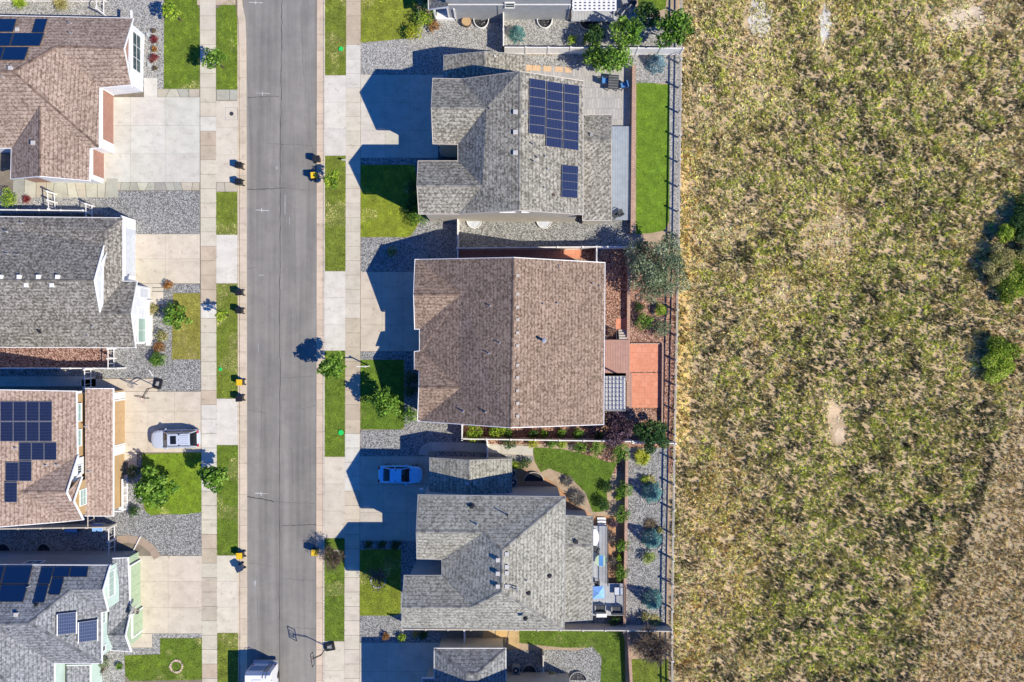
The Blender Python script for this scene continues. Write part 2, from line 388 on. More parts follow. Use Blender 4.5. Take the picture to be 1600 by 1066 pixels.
def strip(name, line, w_, z, mat, label, kind='structure', seg=0, tones=((1,1,1),), h=.0, gap=.02):
    """slabs along a polyline given in plan units; w_ = (left edge offset, right edge offset)"""
    mb = MB(); pts = [U(*p)[:] for p in line]
    pts = [Vector((p[0], p[1])) for p in pts]
    out = []
    for i, p in enumerate(pts):
        a = pts[max(0, i-1)]; b = pts[min(len(pts)-1, i+1)]; d = (b-a).normalized(); n = Vector((d.y, -d.x))
        out.append((p+n*w_[0]/PPM, p+n*w_[1]/PPM))
    for i in range(len(out)-1):
        (a0, a1), (b0, b1) = out[i], out[i+1]; c = tones[i % len(tones)]
        g = (b0-a0).normalized()*gap/2
        mb.prism([tuple(a0+g), tuple(a1+g), tuple(b1-g), tuple(b0-g)], z-max(h, .01), z, 0, None, c)
    return tag(mb.build(name, mat), label, None, None, kind)
def densify(line, step):
    o = [line[0]]
    for a, b in zip(line, line[1:]):
        L = math.dist(a, b); n = max(1, int(L/step))
        for k in range(1, n+1): o.append((a[0]+(b[0]-a[0])*k/n, a[1]+(b[1]-a[1])*k/n))
    return o
PINK = ((.60,.50,.41), (.55,.46,.38), (.62,.53,.45), (.57,.475,.39))
rng = random.Random(3)
def tones(base, n, v=.07):
    o = []
    for _ in range(n):
        k = 1+rng.uniform(-v, v); o.append(tuple(min(.9, x*k*(1+rng.uniform(-.012, .012))) for x in base))
    return o
# gutters and kerbs (line runs down the picture; left offset is the east side)
Lk = densify([(378,-290),(378,-60),(370,-14),(372,8),(376.5,30),(378,70),(378.5,300),(379,700),(379.5,1380)], 24)
strip('kerb', Lk, (-6.5, 4.5), -.05, M['concrete'], 'pinkish concrete gutter and kerb along the left of the street', tones=tones((.56,.49,.42), 61), h=.09)
strip('kerb', [(p[0]-6.6, p[1]) for p in Lk], (-1.2, .9), .006, M['concrete'], 'narrow raised kerb top along the left grass strips', tones=tones((.56,.49,.42), 50), h=.14)
Rk = densify([(500.5,-290),(500,300),(499.5,700),(499,1380)], 24)
strip('kerb', Rk, (-6, 5.5), -.05, M['concrete'], 'pinkish concrete gutter along the right of the street', tones=tones((.57,.475,.40), 61), h=.09)
strip('kerb', [(p[0]+6.6, p[1]) for p in Rk], (-1.1, 1.1), .006, M['concrete'], 'narrow raised kerb top along the right grass strips', tones=tones((.62,.57,.52), 50), h=.14)
# pavements
CR = (.555,.525,.46); TAN = (.475,.41,.34); PALE = (.58,.575,.56)
def walk(x0a, x1a, x0b, x1b, cuts, cols, label):
    mb = MB()
    for (a, b), c in zip(zip(cuts, cuts[1:]), cols):
        f = lambda y, u, v: u+(v-u)*y/1066
        q = [(f(a,x0a,x0b), a), (f(a,x1a,x1b), a), (f(b,x1a,x1b), b), (f(b,x0a,x0b), b)]
        P = plan([(q[0][0], a+.25), (q[1][0], a+.25), (q[2][0], b-.25), (q[3][0], b-.25)])
        mb.prism(P, -.02, .03, 0, None, c)
    return tag(mb.build('pavement', M['concrete']), label, None, None, 'structure')
def slabs(c0, spec):
    cuts = [-290]; cols = []
    y = -290
    while y < 1390:
        ny = y+22.5
        c = c0
        for a, b, cc in spec:
            if a <= y+11 < b: c = cc
        cuts.append(ny); cols.append(tones(c, 1, .05)[0]); y = ny
    return cuts, cols
c_, k_ = slabs(CR, [(187,208,PALE),(208,257,TAN),(390,475,TAN),(475,500,PALE),(612,640,TAN),(640,700,PALE),(700,760,PALE),(830,870,TAN),(910,965,(.46,.415,.36)),(1035,1066,TAN)])
walk(312.5, 337, 316, 339.5, c_, k_, 'pale concrete pavement with odd tan slabs left of the street')
c_, k_ = slabs((.56,.53,.48), [(-50,80,TAN),(80,130,PALE),(340,500,(.53,.50,.45)),(500,570,(.49,.44,.375)),(570,675,TAN),(675,770,PALE),(770,850,(.56,.50,.43))])
walk(541, 563.5, 538, 561.5, c_, k_, 'cream concrete pavement right of the street')
Q = lambda *a: a
def slabfield(name, rects, label, base=(.60,.585,.55), z=.026, v=.045, mat=None):
    """rects: (x0,y0,x1,y1,nx,ny[,colour])"""
    mb = MB()
    for r in rects:
        x0, y0, x1, y1, nx, ny = r[:6]; bc = r[6] if len(r) > 6 else base
        mb.prism(plan(R(x0, y0, x1, y1)), -.03, z-.014, 0, None, tuple(x*.45 for x in bc))
        for i in range(nx):
            for j in range(ny):
                a = x0+(x1-x0)*i/nx+.16; b = x0+(x1-x0)*(i+1)/nx-.16
                c = y0+(y1-y0)*j/ny+.16; d = y0+(y1-y0)*(j+1)/ny-.16
                mb.prism(plan(R(a, c, b, d)), -.02, z, 0, None, tones(bc, 1, v)[0])
    return tag(mb.build(name, mat or M['concrete']), label, None, None, 'structure')
W1 = (.56,.56,.545); W2 = (.57,.52,.46); W3 = (.60,.59,.57)
slabfield('driveway', [Q(150,152,312.3,285,3,3)], 'broad whitish concrete driveway of the brown house at the top left', W1)
slabfield('driveway', [Q(205,366,312.6,443,2,2)], 'cream driveway of the warm grey house on the left', W2)
slabfield('driveway', [Q(190,612,314,707,3,3,W2), Q(128,592,246,611.7,3,1,(.54,.48,.41)), Q(190,707.3,214,722,1,1,W2)], 'cream driveway under the silver sport utility vehicle', W2)
slabfield('driveway', [Q(210,868.5,315.5,990,2,3), Q(203,990.3,238,1012,1,1)], 'cream driveway of the sage green house', W2)
slabfield('driveway', [Q(563.6,117,716,247,4,3)], 'driveway in the blue shade of the grey house with solar panels', (.54,.52,.49))
slabfield('driveway', [Q(563.5,425,664,549,3,3,(.55,.49,.43))], 'tan driveway of the brown roofed house in the middle', (.55,.49,.43))
slabfield('driveway', [Q(562.5,713,672,845,3,3,(.53,.49,.44))], 'driveway under the parked blue car', (.53,.49,.44))
slabfield('driveway', [Q(562,1004,690,1140,3,3,(.52,.49,.45))], 'driveway at the bottom edge behind the basketball hoop', (.52,.49,.45))
slabfield('driveway_apron', [Q(337.5,157.5,371,285,1,3,(.58,.54,.485))], 'apron slab with a round metal cover at the top left', W3)
slabfield('driveway_apron', [Q(338,367,371,443,1,1,W3)], 'whitish apron slab left of the street between two strips of grass', W3)
slabfield('driveway_apron', [Q(338.5,623,371.5,695.5,1,1,W3)], 'whitish apron slab level with the silver sport utility vehicle', W3)
slabfield('driveway_apron', [Q(339,868,372,989,1,3,(.60,.565,.51))], 'cream apron slab beside the dark blue bin turned askew', W3)
slabfield('driveway_apron', [Q(507.6,118,540.6,243.5,1,3,W3)], 'pale apron slab right of the street at the top', W3)
slabfield('driveway_apron', [Q(507.6,424,540,548,1,3,W3)], 'pale apron slab right of the street in the middle', W3)
slabfield('driveway_apron', [Q(507,714,539,841,1,3,(.57,.53,.48))], 'apron slab right of the street where the gable shadow points', W3)
slabfield('driveway_apron', [Q(506.6,1002,538,1140,1,3,(.57,.535,.48))], 'apron slab carrying the street side basketball hoop', W3)
slabfield('ramp', [Q(308,-30,368,8,2,2,(.50,.42,.34))], 'tan concrete ramp slab at the top left corner', TAN)
slabfield('entry_path', [Q(225,122,246,152,1,1,W1)], 'white entry slab beside the brown house porch', W1)
slabfield('entry_path', [Q(212,443.3,238,476,1,1,(.55,.52,.48)), Q(238,443.3,255.5,449,1,1,(.55,.52,.48)), Q(238,450,255.5,455,1,1,(.5,.47,.43)), Q(238,456,255.5,476,1,1,(.55,.52,.48))], 'stepped entry path of the warm grey house', W1)
slabfield('entry_path', [Q(-60,588,150,604,6,1,(.50,.47,.43))], 'shaded side path between the grey and the tan house', W1)
slabfield('entry_path', [Q(200,722,214,742,1,1,W2)], 'small entry slab before the tan house porch', W1)
# winding path of the lower right house
pl = [(655+6, 720)]+[(674-13*math.cos(t), 711-13*math.sin(t)) for t in [math.pi/2*k/5 for k in range(6)]]+[(700,698),(728,698.5),(756,700),(783,702),(833,705)]
strip('garden_path', pl[1:], (-7, 7), .03, M['concrete'], 'curved concrete path round the wing of the lower grey house', tones=tones((.50,.49,.47), 20, .03), h=.05)
def flag(name, P, label, n, cols, z=.03, size=1.0, mat='concrete'):
    """random flagstones inside a polygon: each an irregular slab"""
    z = z+.0021*n; mb = MB(); W = plan(P); mb.prism(W, -.03, .012+.0013*n, 0, None, (.22,.21,.19))
    xs = [p[0] for p in W]; ys = [p[1] for p in W]; r = random.Random(n)
    nx = max(1, int((max(xs)-min(xs))/size)); ny = max(1, int((max(ys)-min(ys))/size))
    dx = (max(xs)-min(xs))/nx; dy = (max(ys)-min(ys))/ny
    J = {(i, j): (min(xs)+dx*i+(0 if i in (0, nx) else r.uniform(-.3, .3)*dx), min(ys)+dy*j+(0 if j in (0, ny) else r.uniform(-.3, .3)*dy)) for i in range(nx+1) for j in range(ny+1)}
    for i in range(nx):
        for j in range(ny):
            q = [J[i, j], J[i+1, j], J[i+1, j+1], J[i, j+1]]; cx = sum(p[0] for p in q)/4; cy = sum(p[1] for p in q)/4
            if not inpoly(np.array([cx]), np.array([cy]), W)[0]: continue
            q = [(cx+(p[0]-cx)*.93, cy+(p[1]-cy)*.93) for p in q]
            mb.prism(q, -.02, z, 0, None, tones(r.choice(cols), 1, .08)[0])
    return tag(mb.build(name, M[mat]), label, None, None, 'structure')
FL = ((.40,.41,.37), (.48,.48,.42), (.34,.345,.33), (.47,.44,.38))
flag('flagstones', R(246,139,312,152), 'greenish flagstones above the whitish driveway', 1, FL, size=.9)
flag('flagstones', R(338,140,371,157), 'flagstones across the grass strip at the top left', 2, FL, size=.8)
flag('flagstones', R(176,285,312,298), 'flagstones below the whitish driveway', 3, FL, size=.9)
flag('flagstones', R(338,285,371,300), 'flagstones beside the second bin from the top left', 4, FL, size=.8)
flag('flagstones', [(20,278),(60,283),(150,286),(185,285),(178,303),(160,310),(120,306),(60,303),(30,300)], 'flagstone side path below the brown house', 5, FL, size=1.1)
flag('flagstones', [(672,982),(706,980),(740,980),(808,979),(812,1000),(806,1016),(795,1008),(770,998),(700,996)], 'golden flagstones curving round the bottom house wing', 6, ((.55,.36,.14), (.60,.42,.20), (.50,.36,.2)), size=1.3)
strip('paver_path', [(176,845),(200,842),(222,846),(238,858),(246,872)], (-6, 6), .028, M['pave_red'] if False else M['concrete'], 'brownish paver path curving to the sage green house', tones=((.38,.30,.25),(.35,.28,.24)), h=.05)
sheet('patio', [(828,106),(990,98),(990,200),(828,200)], .03, M['pave_grey'], 'pale patio of wood tone pavers behind the upper grey house')
sheet('patio', R(940,538,1034,581), .05, M['pave_red'], 'upper terracotta paver patio beside the retaining wall', depth=.1)
sheet('patio', R(982,583,1034,637), .055, M['pave_red'], 'lower terracotta paver patio beside the retaining wall', depth=.1)
sheet('paver_path', R(716,391,909,404), .03, M['pave_red'], 'terracotta side path between the two middle houses')
sheet('paver_path', R(962,498,982,520), .03, M['pave_red'], 'terracotta landing below the deck steps')
sheet('garden_soil', R(905,386,1057,740), .004, M['mulch'], 'reddish mulch of the middle back yard', 'stuff')
sheet('garden_soil', R(722,656,905,694), .005, M['mulch'], 'dark red mulch bed between the two lower houses', 'stuff')
sheet('garden_soil', [(798,730),(830,736),(862,752),(905,790),(925,806),(975,806),(975,975),(930,975),(905,810),(798,775)], .006, M['soil'], 'orange brown soil round the back deck of the lower house', 'stuff', col=(.42,.24,.13))
# gravel beds with loose stones lying on them
_gz = [0]
def gravel(P, label, kind='gravel', dens=40, cols=None, size=(.02,.05), z=.006):
    cols = cols or {'gravel': ((.19,.19,.185),(.37,.37,.36),(.50,.495,.48),(.28,.28,.275)), 'gravel_pale': ((.30,.29,.27),(.48,.47,.45),(.62,.60,.57)), 'gravel_red': ((.16,.07,.05),(.42,.26,.21),(.58,.42,.36),(.30,.16,.12))}[kind]
    _gz[0] += 1; z = z+.0006*_gz[0]
    W = plan(P); x, y = scatter(W, dens); n = len(x)
    s = RNG.uniform(size[0], size[1], n); a = RNG.uniform(0, 6.28, n)
    base = np.array([(1,0,.0),(0,1,.0),(-1,0,.0),(0,-1,.0),(0,0,.9)])
    ca, sa = np.cos(a), np.sin(a); st = RNG.uniform(.6, 1, n)
    V = np.zeros((n, 5, 3)); V[:, :, 0] = x[:, None]+s[:, None]*(base[None, :, 0]*ca[:, None]-base[None, :, 1]*sa[:, None]*st[:, None])
    V[:, :, 1] = y[:, None]+s[:, None]*(base[None, :, 0]*sa[:, None]+base[None, :, 1]*ca[:, None]*st[:, None]); V[:, :, 2] = z+s[:, None]*base[None, :, 2]
    F = (np.arange(n)*5)[:, None, None]+np.array([(0,1,4),(1,2,4),(2,3,4),(3,0,4)])[None]
    C = np.array(cols)[RNG.integers(0, len(cols), n)]*RNG.uniform(.8, 1.15, (n, 1)); C = np.repeat(C, 5, 0)
    # bed sheet, triangulated as a fan of the polygon
    V = V.reshape(-1, 3); F = F.reshape(-1, 3); mi = np.zeros(len(F), int)
    from mathutils.geometry import tessellate_polygon
    T = tessellate_polygon([[Vector((p[0], p[1], 0)) for p in W]])
    b0 = len(V); V = np.vstack([V, np.array([(p[0], p[1], z) for p in W])])
    T2 = []
    for t in T:
        p, q, r_ = [W[i] for i in t]
        T2.append([b0+i for i in (t if (q[0]-p[0])*(r_[1]-p[1])-(q[1]-p[1])*(r_[0]-p[0]) > 0 else t[::-1])])
    F = np.vstack([F, np.array(T2)]); mi = np.concatenate([mi, np.ones(len(T2), int)])
    C = np.vstack([C, np.ones((len(W), 3))])
    return tag(npmesh('gravel_bed', V, F, C, [M['stone'], M[kind]], midx=mi), label, None, None, 'stuff')
gravel([(165,-20),(256,-20),(256,139),(225,139),(205,120),(165,30)], 'pale gravel bed beside the brown house at the top left', 'gravel_pale')
gravel(R(-60,0,165,30), 'pale gravel behind the white fence at the top left', 'gravel_pale')
gravel([(-60,295),(40,300),(60,304),(180,312),(180,335),(-60,335)], 'pale gravel side yard between brown and grey houses', 'gravel_pale')
gravel([(178,300),(190,298.5),(312,298.5),(312,365.6),(200,365.6),(160,334),(150,312)], 'dark grey gravel bed above the cream driveway')
gravel([(255.8,443.5),(313,443.5),(313,458),(270,458),(268,562),(313,562),(314,611.5),(246,611.5),(246,591),(160,591),(172,545),(212,535),(225,480),(255.8,478)], 'grey gravel wrapped round the dry lawn on the left')
gravel(R(-60,535,172,575), 'reddish gravel strip below the warm grey house', 'gravel_red', z=.008)
gravel(R(-60,573,172,588), 'grey gravel strip in the shade beside the tan house')
gravel([(126,800),(178,796),(190,742),(200,742),(214,724),(221,709),(223,795),(236,806),(316,801),(316,868),(252,868),(236,852),(205,836),(170,838),(126,830)], 'large grey gravel bed between tan and sage houses')
gravel(R(-60,820,175,862), 'dark gravel in the side yard of the sage house')
gravel([(238.4,990.4),(316,990.4),(316,997),(250,997),(250,1022),(194,1024),(196,1066),(316,1066),(316,1110),(150,1110),(150,1012),(238.4,1012.4)], 'pale gravel round the lawn of the sage house', 'gravel_pale')
gravel([(563.8,67),(600,64),(640,60),(652,42),(680,30),(705,31),(787,31),(787,112),(720,112),(680,116.6),(563.8,116.6)], 'pale gravel between the top houses right of the pavement', 'gravel_pale')
gravel(R(787,28,1062,84), 'pale gravel back yard along the top fence', 'gravel_pale')
gravel([(787,86),(1062,86),(1062,130),(994,130),(990,98),(828,106),(787,112)], 'pale gravel above the wood tone patio', 'gravel_pale')
gravel([(563.6,247.5),(716,247.5),(716,257),(652,257),(652,300),(654,352),(640,371),(563.6,371),(563.6,424.5),(660,424.5),(716,404),(716,388),(985,388),(985,340),(716,340),(700,337),(660,337),(648,257.5),(563.6,257.5)], 'speckled gravel bed between the upper right houses', 'gravel')
gravel(R(1046,100,1063,385), 'pale gravel strip under the upper rail fence shadow', 'gravel_pale')
gravel([(563.4,549.5),(664,549.5),(664,680),(725,680),(725,692),(690,691),(672,694),(664,700),(660,712.6),(563,712.6),(563,672),(632,671),(632,562),(563.4,562)], 'speckled gravel round the lawn of the middle house')
gravel([(664,650),(724,650),(724,681),(664,681)], 'pale gravel under the south west corner of the brown roof', 'gravel')
gravel([(680,712),(682,706.5),(690,705.5),(833,713),(833,722),(680,722)], 'narrow dark gravel bed beside the wing of the lower house')
gravel([(562.4,845.5),(664,845.5),(664,868),(690,870),(690,900),(650,905),(650,975),(800,977),(800,1003.6),(562,1003.6),(562,962),(626,962),(627,858),(562.4,858)], 'speckled gravel round the lawn of the lower grey house')
gravel([(977,700),(1044,700),(1041,980),(972,980)], 'blue grey gravel terrace with the blue spruces', 'gravel', dens=34)
gravel([(785,1016),(880,1016),(900,1018),(925,1010),(940,1025),(938,1066),(785,1066)], 'grey gravel beside the bottom edge house')
gravel(R(880,965,975,984), 'shaded gravel under the lower white fence')

# lawns: green sheet with short blades standing on it
def blades(x, y, z0, h, wd, lean, col, vert=1):
    n = len(x); a = RNG.uniform(0, 2*np.pi, n); d = np.stack([np.cos(a), np.sin(a)], 1); p = np.stack([-d[:, 1], d[:, 0]], 1)
    V = np.zeros((n, 3, 3)); xy = np.stack([x, y], 1)
    V[:, 0, :2] = xy-p*wd[:, None]/2; V[:, 1, :2] = xy+p*wd[:, None]/2; V[:, 2, :2] = xy+d*lean[:, None]
    V[:, :2, 2] = z0; V[:, 2, 2] = z0+h
    return V.reshape(-1, 3), np.arange(n*3).reshape(n, 3), np.repeat(col, 3, 0)
GREEN = ((.125,.225,.012), (.27,.35,.035), (.05,.115,.010)); DRY = ((.29,.28,.07), (.42,.37,.14), (.19,.22,.04)); MIDG = ((.17,.24,.025), (.31,.35,.06), (.08,.14,.015))
def lawn(P, label, pal=GREEN, dry=.15, dens=230, h=.07, z=.012, drycol=(.58,.47,.25)):
    W = plan(P)
    x, y = scatter(W, dens); n = len(x); x = x+RNG.normal(0, .045, n); y = y+RNG.normal(0, .045, n)
    t = fbm(x, y, 2.2, 4); u = fbm(x+50, y, .5, 2); d = fbm(x, y+70, 2.6, 3)
    c0, c1, c2 = [np.array(c_)*np.array((.86,.88,.55)) for c_ in pal]
    k = np.clip((t-.3)/.4, 0, 1)[:, None]; C = c0*(1-k)+c1*k
    k = np.clip((u-.5)/.35, 0, 1)[:, None]; C = C*(1-k)+c2*k
    thr = np.quantile(d, 1-dry) if dry > 0 else 9
    k = np.clip((d-thr)/.06, 0, 1)[:, None]*.85; C = C*(1-k)+np.array(drycol)*k
    m2 = fbm(x-20, y+13, .7, 3); C = C*(.5+.85*np.clip((m2-.25)/.5, 0, 1))[:, None]*(.45+1.2*vnoise(x, y, .17)*(.6+.8*vnoise(x+5, y+8, .33)))[:, None]*RNG.uniform(.5, 1.6, (n, 1))
    hh = h*RNG.uniform(.5, 1.3, n); V, F, CC = blades(x, y, z, hh, np.full(n, .035)*RNG.uniform(.7, 1.5, n), hh*RNG.uniform(.2, 1.2, n), C)
    xs = [p[0] for p in W]; ys = [p[1] for p in W]; s = .22
    gx, gy = np.meshgrid(np.arange(min(xs), max(xs), s), np.arange(min(ys), max(ys), s)); gx = gx.ravel(); gy = gy.ravel()
    ins = inpoly(gx+s/2, gy+s/2, W); gx = gx[ins]; gy = gy[ins]; m = len(gx)
    from mathutils.geometry import tessellate_polygon
    T = tessellate_polygon([[Vector((p[0], p[1], 0)) for p in W]]); b0 = len(V)
    V = np.vstack([V, np.array([(p[0], p[1], z) for p in W])]); T2 = []
    for tt in T:
        p, q, r_ = [W[i] for i in tt]
        T2.append([b0+i for i in (tt if (q[0]-p[0])*(r_[1]-p[1])-(q[1]-p[1])*(r_[0]-p[0]) > 0 else tt[::-1])])
    F = np.vstack([F, np.array(T2)]); CC = np.vstack([CC, np.tile(c0*.75+np.array(drycol)*.08, (len(W), 1))])
    return tag(npmesh('lawn', V, F, CC, M['grass']), label, None, None, 'stuff')
lawn([(257,-30),(308,-30),(308,6),(312,14),(312,139),(256,139)], 'green lawn beside the flower bed at the top left', dry=.08)
lawn([(338,14),(352,4),(362,-4),(368,8),(371,30),(371,140),(338,140)], 'green grass strip at the top left corner of the street', dry=.05)
lawn(R(338,300,371,367), 'patchy grass strip above the first apron slab', MIDG, .3)
lawn(R(338,443.4,371.5,622.6), 'straw patched grass strip beside two black bins', MIDG, .45)
lawn(R(339,696,372,867.6), 'green grass strip with straw patches under the street tree', GREEN, .3)
lawn(R(340,989.4,372,1140), 'grass strip at the bottom left beside the white camper', MIDG, .3)
lawn([(271,458.4),(312.7,458.4),(313,561.6),(268.5,561.6)], 'dry yellowish lawn of the warm grey house', DRY, .3)
lawn([(222,709.4),(315.5,707.5),(316,800),(290,804),(250,803),(236,805.5),(228,800),(222,780)], 'bright green lawn of the tan house', ((.19,.32,.012),(.30,.42,.03),(.11,.22,.012)), .05)
lawn([(250.4,997.4),(315.8,997.4),(315.8,1062),(204,1064),(196,1056),(194.5,1024.4),(250.4,1022.4)], 'notched lawn with a ring of stones before the sage house', GREEN, .12)
lawn([(563.8,-40),(652,-40),(652,42),(640,60),(600,63.6),(563.8,66.6)], 'mown lawn at the top edge right of the pavement', ((.24,.30,.03),(.36,.40,.06),(.14,.20,.02)), .15)
lawn(R(507.8,-60,540.8,117.6), 'worn grass strip at the top right of the street', MIDG, .35)
lawn(R(507.8,243.8,540.4,423.6), 'grass strip with a straw patch below the yellow lidded bin', MIDG, .25)
lawn(R(507.4,548.4,539.8,713.6), 'deep green grass strip under the street tree with a green cover', GREEN, .03)
lawn(R(507,841.4,538.8,1001.6), 'grass strip under the bare twiggy tree', GREEN, .15)
lawn([(563.6,258),(648,258),(652,300),(653,350),(645,366),(636,370.6),(563.6,370.6)], 'lawn half in shade before the upper grey house', ((.25,.32,.02),(.36,.42,.05),(.15,.22,.02)), .12)
lawn([(563.4,562.4),(631.6,562.4),(631.6,668),(626,671),(563.4,671)], 'deep green lawn before the middle brown roofed house', ((.11,.225,.01),(.21,.34,.03),(.055,.14,.01)), .02)
lawn([(562.4,858.4),(626.6,858.4),(626,958),(618,962),(562,962)], 'small lawn with a thin tree before the lower grey house', ((.22,.29,.02),(.34,.38,.05),(.14,.21,.02)), .2)
lawn([(994.5,128),(1000,124),(1012,128),(1030,132),(1046,132),(1046,345),(1038,360),(1020,364),(994,366)], 'smooth bright artificial turf behind the upper grey house', ((.15,.30,.010),(.23,.38,.02),(.11,.24,.010)), .0, 330, .04)
lawn([(832,699),(880,702),(920,712),(950,722),(964,724),(955,745),(948,770),(950,795),(938,800),(926,800),(915,770),(890,745),(858,732),(845,738),(836,722)], 'green back lawn of the lower grey house', ((.10,.21,.01),(.14,.25,.02),(.05,.13,.01)), .03)
lawn([(806,980),(970,982),(976,1000),(978,1140),(935,1140),(940,1030),(925,1012),(880,1012),(850,1009),(806,1004)], 'green back lawn of the bottom edge house', ((.10,.20,.012),(.21,.32,.035),(.05,.12,.01)), .05)
lawn([(983,1030),(1044,1030),(1046,1140),(985,1140)], 'bright lawn corner inside the fence at the bottom', MIDG, .05)
lawn([(996,-40),(1045,-40),(1040,14),(1020,20),(998,18)], 'bright lawn corner inside the fence at the top', GREEN, .0)

# open field: soil sheet with dense wild tufts
sheet('field_ground', [(1057,-500),(3000,-500),(3000,1600),(1042,1600),(1046,1066),(1048,700),(1055,480),(1062,300)], .0, M['soil'], 'bare ground of the open field under the wild grass', col=(.47,.355,.215))
def fieldtufts():
    P = [(1064,-60),(1720,-60),(1720,1126),(1046,1126),(1048,980),(1050,700),(1057,480),(1064,300),(1066,60)]
    W = plan(P); x, y = scatter(W, 62); px = x*PPM+800; py = 533-y*PPM
    # tufts are sparse on the bare patches
    den = np.ones(len(x)); e = lambda cx, cy, rx, ry: np.exp(-(((px-cx)/rx)**2+((py-cy)/ry)**2))
    bare = e(1302,645,14,26)+e(1312,680,14,22)+.8*e(1288,40,14,45)+.7*e(1185,35,30,45)+.6*e(1500,30,70,35)+.5*e(1300,360,35,45)+.35*e(1190,140,45,45)+.45*e(1225,460,22,30)
    nz = fbm(x, y, .9, 3)
    cl = vnoise(x*1.0, y*1.0, .21); cl2 = vnoise(x+9, y-4, .45); clump = np.clip((.6*cl+.4*cl2-.25)/.25, 0, 1)
    den = (1.1-bare*1.0-np.clip(nz-.54, 0, 1)*2.6)*clump; k = RNG.random(len(x)) < den*np.where((px > 1560-(py-700)*.28-((py-700).clip(0)/366)**2*40) & (py > 640), .75, 1)
    x, y, px, py = x[k], y[k], px[k], py[k]; bare = bare[k]; clump = clump[k]
    n = len(x)
    g = .6*fbm(x, y, 9, 3)+.4*fbm(x, y, 2.4, 2); g2 = fbm(x+31, y+9, 1.6, 3); b2 = fbm(x-70, y+40, 4, 3)
    olive = np.array((.41,.41,.165)); dk = np.array((.11,.115,.055)); tan = np.array((.86,.70,.43)); gry = np.array((.66,.57,.42)); org = np.array((.95,.68,.31)); lime = np.array((.50,.57,.16))
    C = np.tile(gry, (n, 1))
    def lay(c, k): 
        nonlocal C
        k = np.clip(k, 0, 1)[:, None]; C = C*(1-k)+c*k
    zone = np.exp(-((px-1330)/170)**2)*.35+np.exp(-((px-1300)/160)**2-((py-330)/260)**2)*.25
    lay(tan, (b2-.42)*3.2)
    lay(olive, (g+zone-.52)*4.0)
    lay(np.array((.90,.72,.40)), (fbm(x+11, y-60, 5, 3)-.60)*6)
    lay(lime, (g2+zone*.6-.57)*8)
    lay(dk, (fbm(x+200, y, 1.1, 3)-.50)*5)
    edge = 1560-(py-700)*.28-((py-700).clip(0)/366)**2*40
    lay(np.array((.84,.66,.36)), ((px-edge)/18).clip(0, 1)*(py > 640)*.88)
    lay(np.array((.11,.10,.06)), .95*np.exp(-((px-edge+11)/12)**2)*(py > 690)); fence_x = np.interp(py, [0,300,480,700,1066], [1068,1064,1059,1050,1046])
    df = px-fence_x
    lay(org, (1.25-df/30)*(.55+.9*vnoise(px, py, 60))*((py > 230) & (py < 700)))
    lay(np.array((.42,.38,.16)), (1-df/22)*.8*(py < 230))
    for cx, cy, r in ((1112,800,34),(1145,890,34),(1085,1000,30),(1090,940,18),(1310,20,14),(1128,725,16),(1220,460,26),(1300,370,30)):
        lay(org, .85*np.exp(-((px-cx)/r)**2-((py-cy)/(r*1.5))**2))
    lay(tan*1.1, bare)
    lay(np.array((.50,.40,.235)), ((px-edge)/14).clip(0, 1)*(py > 640)*.9)
    rs = RNG.random(n)[:, None]; sel = (rs < .28)*.75; C = C*(1-sel)+np.array((.78,.68,.48))*sel; sel = ((rs > .84))*.8; C = C*(1-sel)+np.array((.10,.10,.06))*sel  # near-black share of tufts: shadow specks between clumps put into the colour
    C = np.minimum(C*np.array((1.36,1.27,.98))*RNG.uniform(.45, 1.5, (n, 1)), .86)
    B = 6
    xx = np.repeat(x, B)+RNG.normal(0, .045, n*B); yy = np.repeat(y, B)+RNG.normal(0, .045, n*B); CC = np.repeat(C, B, 0)*RNG.uniform(.6, 1.5, (n*B, 1))
    tall = (.5+.7*fbm(x, y, 1.3, 2)+.35*clump)*np.where((px > 1560-(py-700)*.28-((py-700).clip(0)/366)**2*40) & (py > 640), .8, 1)*(1-.6*np.clip(bare, 0, 1)); tall = np.repeat(tall, B)
    h = RNG.uniform(.08, .36, n*B)*tall
    V, F, CV = blades(xx, yy, 0.0, h, RNG.uniform(.04, .10, n*B), RNG.uniform(.05, .16, n*B), CC)
    return tag(npmesh('wild_grass', V, F, CV, M['grass']), 'olive and straw coloured wild grass covering the open field', None, None, 'stuff')
fieldtufts()
sheet('straw_verge', [(1063,225),(1078,230),(1076,330),(1082,430),(1077,480),(1082,560),(1079,640),(1076,702),(1052,704),(1058,480),(1061,300)], .006, M['soil'], 'golden dry strip of ground beside the rail fence', 'structure', (.66,.47,.22))
sheet('dry_verge', [(1560,630),(1640,600),(1720,600),(1720,1126),(1452,1126),(1462,1040),(1482,930),(1505,820),(1524,700)], .008, M['soil'], 'smooth tan brown ground in the lower right of the field', 'structure', (.40,.31,.19))
for i, (cx, cy, rx, ry, c, lb) in enumerate(((1302,645,11,20,(.60,.45,.28),'bare tan earth patch in the middle of the field'), (1312,680,9,16,(.58,.45,.30),'bare tan earth patch just below the central one'), (1289,38,10,30,(.56,.53,.47),'pale grey bare patch at the top of the field'), (1188,30,20,34,(.52,.48,.41),'pale thin patch near the top left of the field'), (1508,28,42,22,(.58,.47,.34),'sandy patch at the top right of the field'))):
    rr_ = random.Random(i); P = [(cx+rx*math.cos(a)*rr_.uniform(.6, 1.15), cy+ry*math.sin(a)*rr_.uniform(.6, 1.15)) for a in [k*math.pi/11 for k in range(22)]]
    sheet('bare_patch', P, .010+.001*i, M['soil'], lb, 'structure', c)

